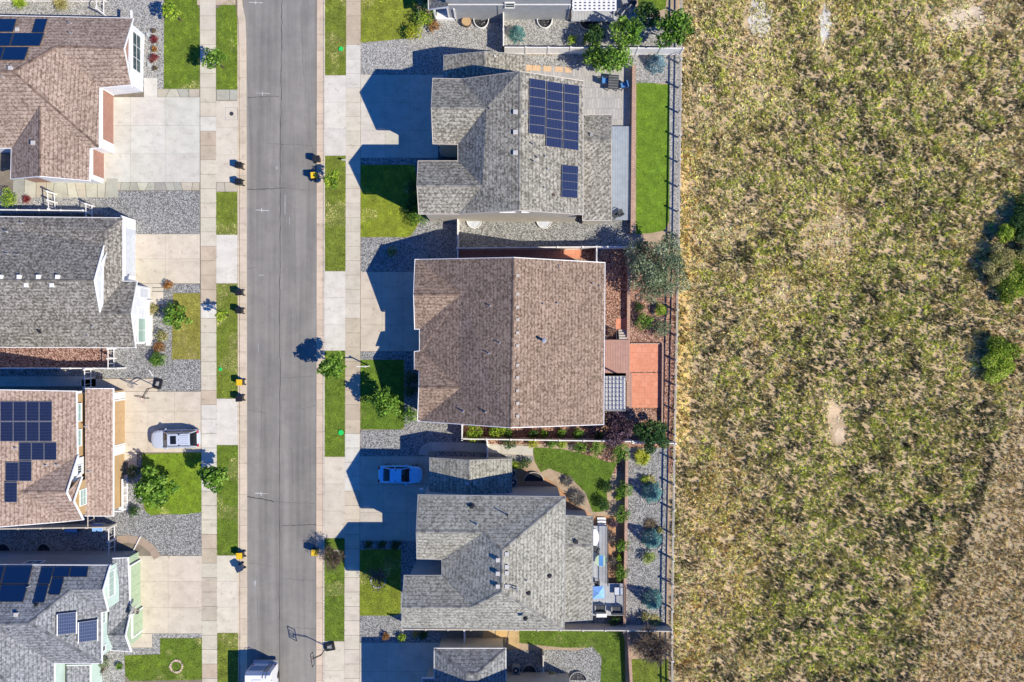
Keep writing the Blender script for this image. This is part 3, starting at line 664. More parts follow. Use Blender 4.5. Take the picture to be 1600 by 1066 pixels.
# cracks, seam and survey marks on the road
def wiggle(mb, a, b, w_, amp, n, z, col, seed):
    r = random.Random(seed); P = []
    a, b = U(*a), U(*b); d = (b-a).normalized(); nn = Vector((-d.y, d.x, 0))
    for k in range(n+1): P.append(a+(b-a)*k/n+nn*r.uniform(-amp, amp))
    for p, q in zip(P, P[1:]):
        e = (q-p).normalized(); m = Vector((-e.y, e.x, 0))*w_*r.uniform(.6, 1.4)/2
        mb.face([(p-m)[:2]+(z,), (q-m)[:2]+(z,), (q+m)[:2]+(z,), (p+m)[:2]+(z,)][::1], 0, None, col)
mb = MB(); dk = (.05,.05,.05); md = (.13,.13,.125)
for i, (a, b, w_) in enumerate((((386,152),(436,150),.04),((384,60),(392,240),.02),((470,10),(474,120),.025),((460,330),(463,520),.02),((410,600),(407,700),.02),((455,700),(458,790),.02),((400,900),(404,1010),.02),((386,640),(418,646),.03),((470,640),(492,634),.03),((386,420),(400,418),.03),((440,980),(493,984),.03),((386,880),(430,886),.02),((475,180),(492,250),.02),((386,296),(445,294),.06),((445,294),(480,297),.03),((440,0),(438,225),.05),((418,224),(490,227),.03),((440,591),(490,588),.03),((386,776),(428,784),.08),((428,784),(492,787),.03),((440,822),(493,820),.05),((440,905),(492,908),.03),((438,225),(436,560),.045),((437,560),(436,1066),.045),((392,1050),(400,1000),.02),((497,660),(493,720),.02))):
    wiggle(mb, a, b, w_, .05, 26, -.094, dk if w_ > .035 else md, i)
tag(mb.build('road_crack', M['soil']), 'dark cracks and the paving seam across the street', None, None, 'structure')
mb = MB(); wc = (.55,.55,.53)
for cx, cy in ((409,145),(408,328),(398,3),(407,771)):
    wiggle(mb, (cx-9, cy), (cx+12, cy+1), .05, .02, 8, -.09, wc, cx); wiggle(mb, (cx, cy-3), (cx+1, cy+4), .05, .02, 4, -.086, wc, cy)
tag(mb.build('survey_mark', M['soil']), 'white spray painted crosses on the left lane', None, None, 'structure')
mb = MB()
for cx, cy, a, b in ((445,320,.10,1.9),(432,262,.25,.3),(408,430,.5,.12),(398,912,.22,.6),(452,345,.1,.8),(403,545,.08,.9)):
    p = U(cx, cy); mb.prism([(p.x+a*math.cos(t)*.6, p.y+b*math.sin(t)*.6) for t in [k*math.pi/5 for k in range(10)]], -.099, -.092, 0, None, (.33,.33,.32))
tag(mb.build('road_patch', M['soil']), 'pale scuffs on the asphalt', None, None, 'structure')
# ------------------------------------------------------------------ houses
INS = .33
M['vent'] = plain('pale_vent_metal', (.50,.48,.45), .5)
M['panel_frame'] = plain('panel_frame', (.16,.17,.20), .4)
class Plane:
    def __init__(s, tri):
        s.p = U(*tri[0]); s.n = (U(*tri[1])-s.p).cross(U(*tri[2])-s.p).normalized()
        if s.n.z < 0: s.n = -s.n
    def hit(s, px, py, off=0):
        c = Vector((0, 0, ALT)); d = U(px, py)-c
        t = (s.p-c).dot(s.n)/d.dot(s.n); return c+d*t+s.n*off
def roof(house, faces, mat, wall, trim='trim', wallmat=None, gut=.07, walls=True, wz0=0.0, drop=.20):
    """faces: plan-image polygons with heights, from above. Builds roof, gutter and the walls below it."""
    mb = MB(); polys = []
    base = (0, 0, 0)
    for f in faces:
        P = [U(*v) for v in f]; ar = sum(P[i].x*P[(i+1) % len(P)].y-P[(i+1) % len(P)].x*P[i].y for i in range(len(P)))
        if ar < 0: P = P[::-1]
        polys.append(P)
        n = Vector((0, 0, 0))
        for i in range(len(P)): n += (P[i]-P[0]).cross(P[(i+1) % len(P)]-P[0])
        n.normalize()
        e = Vector((0, 0, 1)).cross(n)
        e = e.normalized() if e.length > .02 else Vector((1, 0, 0))
        v = n.cross(e)
        mb.face(P, 0, [((p.dot(e)+50), (p.dot(v)+50)) for p in P])
    ro = mb.build('roof', mat, house)
    key = lambda p: (round(p.x, 3), round(p.y, 3), round(p.z, 3))
    E = {}
    for P in polys:
        for i in range(len(P)): E[(key(P[i]), key(P[(i+1) % len(P)]))] = (P[i], P[(i+1) % len(P)])
    B = [v for k, v in E.items() if (k[1], k[0]) not in E]
    outn = {}; inn = {}
    for a, b in B:
        outn.setdefault(key(a), []).append((a, b)); inn.setdefault(key(b), []).append((a, b))
    def off(v, d, edge):
        """offset vertex outward by d"""
        k = key(v); ns = []
        es = ([edge] if len(outn.get(k, [])) != 1 or len(inn.get(k, [])) != 1 else [outn[k][0], inn[k][0]])
        for a, b in es:
            t = Vector((b.x-a.x, b.y-a.y, 0))
            if t.length > 1e-4: t.normalize(); ns.append(Vector((t.y, -t.x, 0)))
        if not ns: return v.copy()
        if len(ns) == 1: return v+ns[0]*d
        s = ns[0]+ns[1]
        if s.length < .3: return v+ns[0]*d
        s = s/s.length; c = max(.5, s.dot(ns[0])); return v+s*(d/c)
    def zfix(v):
        zs = []
        for P in polys:
            if inpoly(np.array([v.x]), np.array([v.y]), P)[0]:
                n = Vector((0, 0, 0))
                for i in range(len(P)): n += (P[i]-P[0]).cross(P[(i+1) % len(P)]-P[0])
                if n.z > 1e-6: zs.append(P[0].z-((v.x-P[0].x)*n.x+(v.y-P[0].y)*n.y)/n.z)
        return Vector((v.x, v.y, min(zs+[v.z]))) if zs else v
    owner = {}
    for P in polys:
        for i in range(len(P)): owner[(key(P[i]), key(P[(i+1) % len(P)]))] = min(q.z for q in P)
    g = MB(); wl = MB()
    for a, b in B:
        high = abs(a.z-b.z) < .5 and min(a.z, b.z) > owner[(key(a), key(b))]+.5
        A, A2 = off(a, gut, (a, b)), off(b, gut, (a, b))
        z = Vector((0, 0, -.015)); dz = Vector((0, 0, -drop))
        if not high: g.face([a+z, A+z, A2+z, b+z]); g.face([A+z+dz, A2+z+dz, A2+z, A+z]); g.face([a+dz*.9, b+dz*.9, A2+z+dz, A+z+dz])
        if walls and not high:
            C, D = zfix(off(a, -INS, (a, b))), zfix(off(b, -INS, (a, b)))
            L = (D-C).length; zz = Vector((0, 0, -.04))
            wl.face([(C.x, C.y, wz0), (D.x, D.y, wz0), D+zz, C+zz], 0, [(0, 0), (L, 0), (L, D.z), (0, C.z)])
    for (ka, kb), (a, b) in E.items():
        if (kb, ka) in E and ka < kb:
            ds = []
            for P in polys:
                ks = [key(p) for p in P]
                if ka in ks and kb in ks:
                    n = Vector((0, 0, 0))
                    for i in range(len(P)): n += (P[i]-P[0]).cross(P[(i+1) % len(P)]-P[0])
                    n.normalize(); cc = sum(P, Vector())/len(P); t_ = (b-a).normalized(); dn = (cc-a)-t_*(cc-a).dot(t_); ds.append((n, dn.normalized()))
            if len(ds) == 2 and (a-b).length > .6:
                L = (b-a).length; up = Vector((0, 0, .03)); (n1, d1), (n2, d2) = ds
                if d1.z+d2.z < -.15:      # ridge or hip
                    cap = MB()
                    for d_ in (d1, d2): cap.face([a+up, b+up, b+up*.6+d_*.15, a+up*.6+d_*.15], 0, [(0, 0), (L, 0), (L, .15), (0, .15)])
                    cap.build('ridge_cap', M['cap_'+[k for k, v in M.items() if v == mat][0]], ro)
    g.build('gutter', M[trim], ro)
    if walls: wl.build('wall', M[wall], house)
    return ro
def vbox(ro, plane, px, py, s=.30, h=.15, mat='vent', name='roof_vent'):
    p = plane.hit(px, py); m = MB(); m.box((p.x-s/2, p.y-s/2, p.z-.15), (p.x+s/2, p.y+s/2, p.z+h)); m.box((p.x-s*.62, p.y-s*.62, p.z+h-.02), (p.x+s*.62, p.y+s*.62, p.z+h+.03))
    m.build(name, M[mat], ro)
def vpipe(ro, plane, px, py, h=.45, r=.055, mat='metal'):
    p = plane.hit(px, py); m = MB(); m.tube((p.x, p.y, p.z-.1), (p.x, p.y, p.z+h), r, r, 8); m.tube((p.x, p.y, p.z-.08), (p.x, p.y, p.z+.10), r*2.4, r*1.1, 8)
    m.build('vent_pipe', M[mat], ro)
def wx(px, z): return (px-800)*(1-z/ALT)/PPM
def wy(py, z): return (533-py)*(1-z/ALT)/PPM
def opening(house, side, pos, a, b, z0, z1, frame='trim', pane='glass', name='window', bars=(1, 1), fw=.09, depth=.05, panename='pane'):
    """framed opening proud of a wall; side E/W: wall at x=pos, a..b are world y; side N/S: wall at y=pos, a..b world x"""
    a, b = min(a, b), max(a, b); s = 1 if side in 'EN' else -1
    fr = MB(); pn = MB()
    def bx(m, u0, u1, v0, v1, d0, d1):
        if side in 'EW': m.box((pos+s*d0, u0, v0), (pos+s*d1, u1, v1))
        else: m.box((u0, pos+s*d0, v0), (u1, pos+s*d1, v1))
    bx(fr, a-fw, b+fw, z1, z1+fw, -.05, depth+.02); bx(fr, a-fw, b+fw, z0-fw, z0, -.05, depth+.04)
    bx(fr, a-fw, a, z0, z1, -.05, depth); bx(fr, b, b+fw, z0, z1, -.05, depth)
    nu, nv = bars
    for i in range(1, nu): u = a+(b-a)*i/nu; bx(fr, u-.02, u+.02, z0, z1, .0, depth-.005)
    for j in range(1, nv): v = z0+(z1-z0)*j/nv; bx(fr, a, b, v-.02, v+.02, .0, depth-.008)
    bx(pn, a, b, z0, z1, -.05, .02)
    f = fr.build(name, M[frame], house); pn.build(panename, M[pane], f); return f
def garage(house, side, pos, a, b, mat, frame='trim', z1=2.15):
    a, b = min(a, b), max(a, b); s = 1 if side in 'EN' else -1
    d = MB(); n = 4
    for j in range(n):
        v0 = .02+(z1-.02)*j/n; v1 = (z1)*(j+1)/n-.015
        for i in range(4 if b-a > 3.5 else 2):
            k = 4 if b-a > 3.5 else 2; u0 = a+(b-a)*i/k+.03; u1 = a+(b-a)*(i+1)/k-.03
            if side in 'EW': d.box((pos, u0, v0), (pos+s*.055, u1, v1-.03))
        if side in 'EW': d.box((pos-.02, a, v0), (pos+s*.035, b, v1))
    o = d.build('garage_door', M[mat], house)
    f = MB()
    if side in 'EW':
        f.box((pos-.02, a-.14, 0), (pos+s*.09, a, z1+.14)); f.box((pos-.02, b, 0), (pos+s*.09, b+.14, z1+.14)); f.box((pos-.02, a, z1), (pos+s*.09, b, z1+.14))
    f.build('door_frame', M[frame], o)
    return o
def panels(root, plane, quads, mat='solar', off=.12, split=None):
    """each quad (image corners, clockwise from top left) becomes a framed panel child"""
    for q in quads:
        c = [plane.hit(a, b, off) for a, b in q]
        m = MB(); cen = sum(c, Vector())/4; ins = [p+(cen-p)*.045 for p in c]
        m.face([c[3], c[2], c[1], c[0]][::1], 1)
        up = plane.n*.006
        m.face([p+up for p in (ins[3], ins[2], ins[1], ins[0])], 0, [(0, 0), (1, 0), (1, 1), (0, 1)])
        dn = -plane.n*.05
        for i in range(4):
            j = (i+1) % 4; m.face([c[i]+dn, c[j]+dn, c[j], c[i]], 1)
        m.build('panel', [M[mat], M['darkmetal' if mat == 'solar_b' else 'panel_frame']], root)
def grid(x0, y0, x1, y1, nx, ny, g=.5):
    o = []
    for j in range(ny):
        for i in range(nx):
            a = x0+(x1-x0)*i/nx+g/2; b = x0+(x1-x0)*(i+1)/nx-g/2; c = y0+(y1-y0)*j/ny+g/2; d = y0+(y1-y0)*(j+1)/ny-g/2
            o.append(((a, c), (b, c), (b, d), (a, d)))
    return o
def hroot(px, py, label): return empty('house', tuple(U(px, py)), 0, label, 'house')

# --- house at the top left, brown hipped roof
h = hroot(90, 160, 'brown shingled house at the top left with a south gable and navy solar panels')
ez = 3.3
A_N = [(-90,23,ez),(207,29,ez),(193,75,4.75),(88,72,4.75),(20,112,5.83),(-90,112,5.83)]
A_E = [(20,112,5.83),(88,72,4.75),(155,137,ez),(154,230,ez)]
A_S = [(-90,112,5.83),(20,112,5.83),(154,230,ez),(140,232,ez),(62,165,4.9),(18,231,ez),(-90,231,ez)]
A_E2 = [(62,165,4.9),(140,232,ez),(139,282,ez),(62,275,4.9)]
ro = roof(h, [A_N, A_E, [(88,72,4.75),(193,75,4.75),(204,132,ez),(155,137,ez)], A_S, [(62,165,4.9),(62,275,4.9),(17,279,ez),(18,231,ez)], A_E2], M['sh_brown'], 'w_white')
mb = MB(); mb.face([p+Vector((-.28,0,.0)) for p in (U(204.5,131,ez), U(193,75,4.70), U(206,31,ez))][::-1]); mb.build('gable_wall', M['w_brown'], h)
mb = MB(); ys_ = wy(279,ez)+INS-.03; mb.box((wx(17,ez)+INS,ys_-.02,0),(wx(139,ez)-INS,ys_+.03,3.3)); mb.build('side_wall', M['w_brown'], h)
PN, PS, PE2 = Plane(A_N), Plane([(-90,112,5.83),(20,112,5.83),(154,230,ez)]), Plane(A_E2)
vbox(ro, PN, 28, 47, .3); vpipe(ro, PN, 111, 37); vpipe(ro, PN, 112, 53); vbox(ro, PN, 17, 107, .3); vpipe(ro, PS, 6, 120)
PW2 = Plane([(62,165,4.9),(62,275,4.9),(17,279,ez)]); vbox(ro, PW2, 53, 224, .35)
X = wx(155, ez)-INS; garage(h, 'E', X, U(0,150).y, U(0,226).y, 'door_brown'); X2 = wx(139.5, ez)-INS; garage(h, 'E', X2, U(0,240).y, U(0,280).y, 'door_brown')
X3 = wx(206, ez)-INS
opening(h, 'E', X3, wy(55,1.5), wy(112,1.5), .9, 2.5, bars=(3, 2), pane='glass')
mb = MB(); mb.box((X3, U(0,150).y, 2.7), (X3+.12, U(0,35).y, 2.95)); mb.build('porch_beam', M['trim'], h)
mb = MB(); mb.box((X-.03, U(0,229).y, 0), (X+.10, U(0,240).y, 2.9)); mb.build('corner_board', M['trim'], h)
root = empty('solar_array', tuple(U(20, 60)), 0, 'navy solar panels lying on the brown roof at the top left', 'solar panels', 'solar arrays on the roofs')
panels(root, PN, [((-80,31),(-42,31),(-48,51),(-85,51)), ((-41,31),(-8,31),(-14,51),(-47,51)), ((-7,31),(27,31),(21,51),(-13,51)), ((57,31),(75,31),(69,52),(51,52)),
  ((-20,53),(22,53),(16,73),(-26,73)), ((23,53),(70,53),(63,73),(17,73)), ((-26,75),(8,75),(2,95),(-32,95)), ((9,75),(46,75),(39,95),(3,95))], 'solar_b')

# --- warm grey house on the left
h = hroot(70, 440, 'warm grey shingled house on the left with a white triangular gable wall')
B_N = [(-90,338,3.3),(191,341,3.3),(166,360,3.9),(162,384,4.2),(147,438,6.2),(-90,438,6.2)]
B_S = [(-90,438,6.2),(147,438,6.2),(156,488,4.7),(204,490,4.7),(211,543,3.3),(-90,542,3.3)]
ro = roof(h, [B_N, B_S, [(156,488,4.7),(162,475,4.3),(191,440,3.3),(213,440,3.3),(204,490,4.7)], [(191,341,3.3),(191,440,3.3),(162,475,4.3),(162,384,4.2),(166,360,3.9)]], M['sh_slate'], 'w_white')
mb = MB(); P4 = [U(162,384,4.2), U(162,475,4.2), U(156,488,4.7), U(147,438,6.2)]
mb.face([p+Vector((.03, 0, .02)) for p in P4]); mb.build('gable_wall', M['w_white'], h)
for a, b in ((P4[0], P4[3]), (P4[3], P4[2])): mb = MB(); mb.tube(a+Vector((.05,0,.05)), b+Vector((.05,0,.05)), .08, .08, 6); mb.build('rake_board', M['trim'], h)
PN, PS = Plane(B_N), Plane([(-90,438,6.2),(147,438,6.2),(-90,542,3.3)])
for x, y in ((2,433),(31,433),(61,433),(91,433)): vbox(ro, PN, x, y, .32, mat='trim')
for x, y in ((42,446),(82,446)): vbox(ro, PS, x, y, .32, mat='trim')
for x, y in ((35,349),(10,362),(12,397),(28,398)): vpipe(ro, PN, x, y, .35)
vpipe(ro, PS, 62, 517, .3, .12, 'black'); vpipe(ro, PS, 146, 510, .3); vpipe(ro, PS, 138, 525, .3)
X = wx(191, 3.3)-INS; garage(h, 'E', X, U(0,360).y, U(0,432).y, 'door_grey')
mb = MB(); mb.box((X-.02, U(0,344).y, .0), (X+.06, U(0,359).y, 2.9)); mb.box((X-.02, U(0,344).y, 2.35), (X+.07, U(0,438).y, 2.75)); mb.build('corner_board', M['trim'], h)
X3 = wx(210, 3.3)-INS+.26; opening(h, 'E', X3, wy(480,1.5), wy(534,1.5), .85, 2.45, bars=(3, 1), pane='glass_pale')
opening(h, 'E', X3, U(0,452).y, U(0,466).y, .1, 2.1, name='door', pane='door_grey', panename='leaf')
mb = MB(); mb.box((X3, U(0,469).y, 0), (X3+.35, U(0,540).y, .75)); mb.build('porch_base', M['trim'], h)

# --- tan two storey house
h = hroot(90, 715, 'tan two storey house with pinkish shingles, three white windows and solar panels')
C_E = [(-60,609,8.9),(118,612,6.0),(120,712,6.0),(30,769,7.45),(100,815,6.2),(-60,828,8.9)]
C_S = [(30,769,7.45),(103,769,7.45),(109,782,7.1),(114,783,7.1),(128,812,6.0),(100,815,6.2)]
ro = roof(h, [C_E, [(30,769,7.45),(120,712,6.0),(103,769,7.45)], C_S], M['sh_tan'], 'w_tan', wz0=3.0)
mb = MB(); q = [U(103,772,7.35), U(122,750,6.35), U(127,745,6.1), U(114,783,7.05)]
mb.face(q[::-1], 0, [(0,0),(1,0),(1,1),(0,1)]); mb.build('dormer_roof', M['sh_tan'], ro)
for a, b in ((U(121,712,6.05), U(103,769,7.5)), (U(103,769,7.5), U(109,782,7.15)), (U(127,745,6.1), U(114,783,7.15)), (U(114,783,7.15), U(129,812,6.05))): mb = MB(); mb.tube(a+Vector((.1,0,.02)), b+Vector((.1,0,.02)), .10, .10, 6); mb.build('rake_board', M['trim'], ro)
low = [(133,608,4.8),(176,608,3.0),(176,806,3.0),(133,806,4.8)]
ro2 = roof(h, [low], M['sh_tan'], 'w_tan')
PE, PL = Plane([(-60,609,8.9),(118,612,6.0),(120,712,6.0)]), Plane(low)
vpipe(ro2, PL, 135, 666); vpipe(ro2, PL, 140, 737, .4); vpipe(ro, PE, 25, 700, .3); vpipe(ro, PE, 72, 727, .3); vpipe(ro, PE, 90, 726, .3)
Xu = wx(118, 6.0)-INS
for a, b in ((632,658),(673,697)): opening(h, 'E', Xu+.13, wy(a, 5.4), wy(b, 5.4), 4.75, 5.75, bars=(2, 2), pane='glass_pale')
opening(h, 'E', Xu+.32, wy(728,5.4), wy(739,5.4), 5.0, 5.7, bars=(3, 1)); 
mb = MB(); mb.box((Xu, wy(743,5.6), 4.4), (Xu+.3, wy(716,5.6), 6.0)); mb.build('bay_wall', M['trim'], h)
mb = MB(); mb.box((Xu, wy(802,5.6), 4.4), (Xu+.62, wy(752,5.6), 6.05)); mb.build('bay_wall', M['w_tan'], h)
opening(h, 'E', Xu+.62, wy(766,5.4), wy(789,5.4), 4.75, 5.75, bars=(2, 2), pane='glass_pale')
for a, b in ((612,616),(708,712),(744,752),(802,806)): mb = MB(); mb.box((Xu-.02, wy(b,5.6), 4.4), (Xu+.06, wy(a,5.6), 6.0)); mb.build('corner_board', M['trim'], h)
X = wx(176, 3.0)-INS; garage(h, 'E', X, U(0,625).y, U(0,692).y, 'door_tan')
for u, v in ((612,622),(695,708)): mb = MB(); mb.box((X-.02, U(0,u).y, 0), (X+.05, U(0,v).y, 2.7)); mb.build('corner_board', M['trim'], h)
mb = MB()
for y in (748, 760, 772, 784, 794): p = U(199, y); mb.box((p.x-.06, p.y-.06, 0), (p.x+.06, p.y+.06, 1.0))
p, q = U(199,746), U(199,796); mb.box((p.x-.09, q.y, .95), (p.x+.09, p.y, 1.05)); q2 = U(186,795); mb.box((q2.x, q.y-.06, .95), (p.x, q.y+.06, 1.05))
for k in range(26): mb.box((p.x-.02, q.y+.1+k*.125, .1), (p.x+.02, q.y+.14+k*.125, .95))
mb.build('porch_railing', M['trim'], h)
mb = MB(); p, q = U(186,742), U(200,797); mb.box((p.x, q.y, -.02), (q.x, p.y, .12)); mb.build('porch_floor', M['w_white'], h)
root = empty('solar_array', tuple(U(50, 700)), 0, 'stepped field of dark solar panels on the tan two storey house', 'solar panels', 'solar arrays on the roofs')
qs = grid(1, 627, 82, 690, 4, 2)+grid(30, 691, 89, 719, 3, 1)+grid(30, 720, 50, 752, 1, 1)+grid(9, 722, 29.5, 752, 1, 1)+grid(7.5, 753, 27.5, 785, 1, 1)
panels(root, PE, qs, 'solar_c')

# --- sage green two storey house, bottom left
h = hroot(90, 970, 'sage green two storey house at the bottom left with blue grey shingles')
D_N = [(-90,883,6.0),(171,884,6.0),(160,921.5,7.16),(110,922,7.16),(45,974,8.75),(-20,975,8.75),(-90,975,8.75)]
D_E = [(45,974,8.75),(110,922,7.16),(158,957,6.0),(158,1036,6.0)]
ro = roof(h, [D_N, D_E, [(110,922,7.16),(160,921.5,7.16),(168,955,6.0),(158,957,6.0)],
  [(-20,975,8.75),(45,974,8.75),(158,1036,6.0),(84,1036.5,6.0)], [(-20,975,8.75),(84,1036.5,6.0),(84,1140,6.0),(-20,1036,8.75)], [(-20,1036,8.75),(84,1140,6.0),(-90,1140,6.0),(-90,1036,8.75)], [(-90,975,8.75),(-20,975,8.75),(-20,1036,8.75),(-90,1036,8.75)]], M['sh_blue'], 'w_mint')
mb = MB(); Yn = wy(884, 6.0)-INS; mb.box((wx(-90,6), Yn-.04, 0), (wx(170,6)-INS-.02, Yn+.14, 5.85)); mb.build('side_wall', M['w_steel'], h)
opening(h, 'N', Yn+.14, wx(42,4.2), wx(66,4.2), 3.9, 4.7, bars=(2, 1), name='window')
D_L = [(176,874,4.6),(199,872,3.0),(203,957,3.0),(168,992,4.3)]
ro2 = roof(h, [D_L, [(168,992,4.3),(203,957,3.0),(195,993,4.3)], [(168,992,4.3),(195,993,4.3),(204,1018,3.0),(174,1016,3.0)]], M['sh_blue'], 'w_green')
ro3 = roof(h, [[(104,1041,3.9),(140,1040,3.0),(140,1140,3.0),(104,1140,3.9)]], M['sh_blue'], 'w_mint')
PN, PE = Plane(D_N), Plane(D_E)
vpipe(ro, PN, 46, 916, .4); vbox(ro, PN, 26, 960, .3); vpipe(ro, PN, 57, 945, .3, .1, 'black'); PS = Plane([(-20,975,8.75),(45,974,8.75),(158,1036,6.0)]); vpipe(ro, PS, 16, 985, .4); vpipe(ro, PE, 107, 995, .35)
Xu = wx(170, 6.0)-INS
mb = MB(); mb.box((Xu, wy(950,5.5), 3.6), (Xu+.10, wy(886,5.5), 5.85)); mb.build('gable_wall', M['w_mint'], h)
opening(h, 'E', Xu+.10, wy(893,5.2), wy(931,5.2), 4.6, 5.6, bars=(4, 1), pane='glass_pale')
Xe = wx(158, 6.0)-INS; opening(h, 'E', Xe, wy(957,5.2), wy(974,5.2), 4.6, 5.6, bars=(3, 1), pane='glass_pale'); opening(h, 'E', Xe, wy(1010,5), wy(1017,5), 4.7, 5.3)
X = wx(201, 3.0)-INS; garage(h, 'E', X+.05, U(0,876).y, U(0,943).y, 'door_green'); garage(h, 'E', X+.28, U(0,950).y, U(0,983).y, 'door_green')
mb = MB(); mb.box((X+.2, U(0,990).y, 0), (X+.26, U(0,948).y, 2.9)); mb.build('garage_wall', M['w_green'], h)
for pts in (((171,884,6.05),(160,921.5,7.2)), ((160,921.5,7.2),(168,955,6.05)), ((203,957,3.1),(195,993,4.35)), ((195,993,4.35),(204,1018,3.1))): mb = MB(); mb.tube(U(*pts[0])+Vector((.08,0,.03)), U(*pts[1])+Vector((.08,0,.03)), .09, .09, 6); mb.build('rake_board', M['trim'], ro)
root = empty('solar_array', tuple(U(20, 915)), 0, 'large navy solar panels at the left edge of the sage house roof', 'solar panels', 'solar arrays on the roofs')
panels(root, PN, [((-70,885),(-34,885),(-41,912.5),(-77,912.5)), ((-33,885),(9,885),(2,912.5),(-40,912.5)), ((10,885),(52,885),(45,912.5),(3,912.5)), ((-77,914),(-41,914),(-49,941),(-85,941)), ((-40,914),(2,914),(-6,941),(-48,941)), ((3,914),(45,914),(37,941),(-5,941))], 'solar_b')
root = empty('solar_array', tuple(U(100, 905)), 0, 'staggered navy solar panels beside the ridge of the sage house', 'solar panels', 'solar arrays on the roofs')
panels(root, PN, [((67,887),(85,887),(78.5,913),(60.5,913)), ((86,887),(111,887),(108,902),(82.5,902)), ((112,887),(139,887),(136.5,902),(109.5,902)), ((84,904),(101,904),(94,930),(77,930)), ((60,914.5),(77,914.5),(70,942),(53,942))], 'solar_b')
root = empty('solar_array', tuple(U(121, 980)), 0, 'two tilted slate grey solar panels with white rails on the sage house', 'solar panels', 'solar arrays on the roofs')
panels(root, PE, [((90,958),(119,955),(119,988),(90,991)), ((123,971),(152,967),(152,999),(123,1003))], 'solar_g', .3)
for x, y0, y1 in ((89.5,959,992),(119.7,955,989),(122.5,971,1004),(152.5,966,1000)): mb = MB(); mb.tube(PE.hit(x,y0,.3), PE.hit(x,y1,.3), .05, .05, 6); mb.build('rail', M['trim'], root)

# --- grey house at the top edge
h = hroot(790, -40, 'pale grey sided house cut by the top edge of the picture')
mb = MB(); y0 = U(0,31).y; x0, x1 = U(702,0).x, U(887,0).x; mb.box((x0, y0, 0), (x1, y0+9, 6.4)); mb.build('wall', M['w_grey'], h)
mb = MB(); mb.box((x0-.05, y0-.05, 3.55), (x1+.05, y0+.02, 3.72)); mb.box((x1-.06, y0-.04, 0), (x1+.05, y0+.1, 3.5)); mb.box((x0-.05, y0-.04, 0), (x0+.1, y0+.1, 3.5)); mb.build('band_board', M['trim'], h)
opening(h, 'S', y0-.05, wx(790,3.4), wx(803,3.4), 3.1, 4.1, bars=(1, 2))
mb = MB(); p = U(779, 30); mb.box((p.x-.04, p.y-.12, 0), (p.x+.04, p.y, 3.4)); mb.build('downpipe', M['trim_grey'], h)
mb = MB(); mb.face([U(700,-30,6.6), U(892,-30,6.6), U(892,-120,8.6), U(700,-120,8.6)][::1], 0); mb.build('roof', M['sh_grey'], h)
ro = roof(h, [[(668,-60,3.6),(700,-60,4.2),(700,10,4.2),(670,14,3.0)]], M['sh_grey'], 'w_grey', walls=False)
mb = MB(); a, b = U(681,10), U(713,33)
mb.box((a.x, b.y, -.02), (b.x, a.y, .45)); mb.box((a.x+.15, b.y+.35, .45), (b.x-.1, b.y+.85, .62)); mb.build('porch_step', M['trim'], h)
mb = MB()
for u in (a.x+.05, b.x-.05): mb.box((u-.07, b.y, 0), (u+.07, b.y+.14, 2.7)); mb.box((u-.04, b.y+.1, 1.25), (u+.04, a.y, 1.33))
mb.build('porch_post', M['trim'], h)

# --- upper right grey house with solar panels
h = hroot(812, 230, 'large speckled grey roofed house at the upper right with blue solar panels')
gz = 6.9; rz = 9.3
F_W = [(812,112,rz),(811,328,rz),(717,334,gz),(754,290,8.5),(716,252,gz),(716,225,gz),(760,168,8.7),(721,124,gz)]
F_E = [(812,112,rz),(911,127,gz),(911,335,gz),(811,328,rz)]
ro = roof(h, [F_W, F_E, [(677,123,gz),(721,124,gz),(760,168,8.7),(674.5,167,8.7)], [(674.5,167,8.7),(760,168,8.7),(716,225,gz),(677,224,gz)],
  [(654,252,gz),(716,252,gz),(754,290,8.5),(652,289,8.5)], [(652,289,8.5),(754,290,8.5),(717,334,gz),(655,334,gz)]], M['sh_grey'], 'w_beige', trim='trim_tan')
PW, PE = Plane([(812,112,rz),(811,328,rz),(717,334,gz)]), Plane(F_E)
ro2 = roof(h, [[(694,87,3.7),(757,81,4.95),(757,128,4.95),(694,128,3.7)], [(757,81,4.95),(821,86,3.7),(821,128,3.7),(757,128,4.95)]], M['sh_grey'], 'w_beige', trim='trim_grey')
F_P = [(911,218,5.9),(955,218,5.6),(955,344,4.6),(911,344,4.9)]
ro3 = roof(h, [[(911,180,5.0),(955,180,4.7),(955,218,5.6),(911,218,5.9)], F_P], M['sh_grey'], 'w_beige', trim='trim_tan')
for y in (176, 207.5, 239.5): vbox(ro, PW, 805.5, y, .34, .2)
vpipe(ro, PE, 819.5,176,.12,.1,'trim_grey')
for x, y in ((833,226),(840,246.5),(834,252),(852,244),(856,264),(851,293),(728.5,0)): 
    if y > 0: vpipe(ro, PE, x, y, .5 if y in (226,246.5,252) else .25)
vbox(ro, PE, 865, 305, .22, .1, 'bark'); vpipe(ro, Plane([(677,224,gz),(760,168,8.7),(674.5,167,8.7)]), 766, 171, .4); vpipe(ro, PW, 745, 312, .4); vbox(ro3, Plane([(911,180,5.0),(955,180,4.7),(955,218,5.6)]), 924, 211, .25, .15, 'trim_grey')
vpipe(ro2, Plane([(757,81,4.95),(821,86,3.7),(821,128,3.7)]), 773, 88, .2, .05, 'trim')
Ys = wy(334.5, gz)+INS
Xw = wx(676, gz)+INS; garage(h, 'W', Xw, wy(130,gz), wy(216,gz), 'door_grey', z1=2.3); opening(h, 'W', Xw, wy(150,gz), wy(190,gz), 4.2, 5.4, bars=(3, 2))
Xw = wx(654.5, gz)+INS; opening(h, 'W', Xw, wy(270,gz), wy(315,gz), .9, 2.4, bars=(3, 2)); opening(h, 'W', Xw, wy(275,gz), wy(310,gz), 4.2, 5.5, bars=(2, 2))
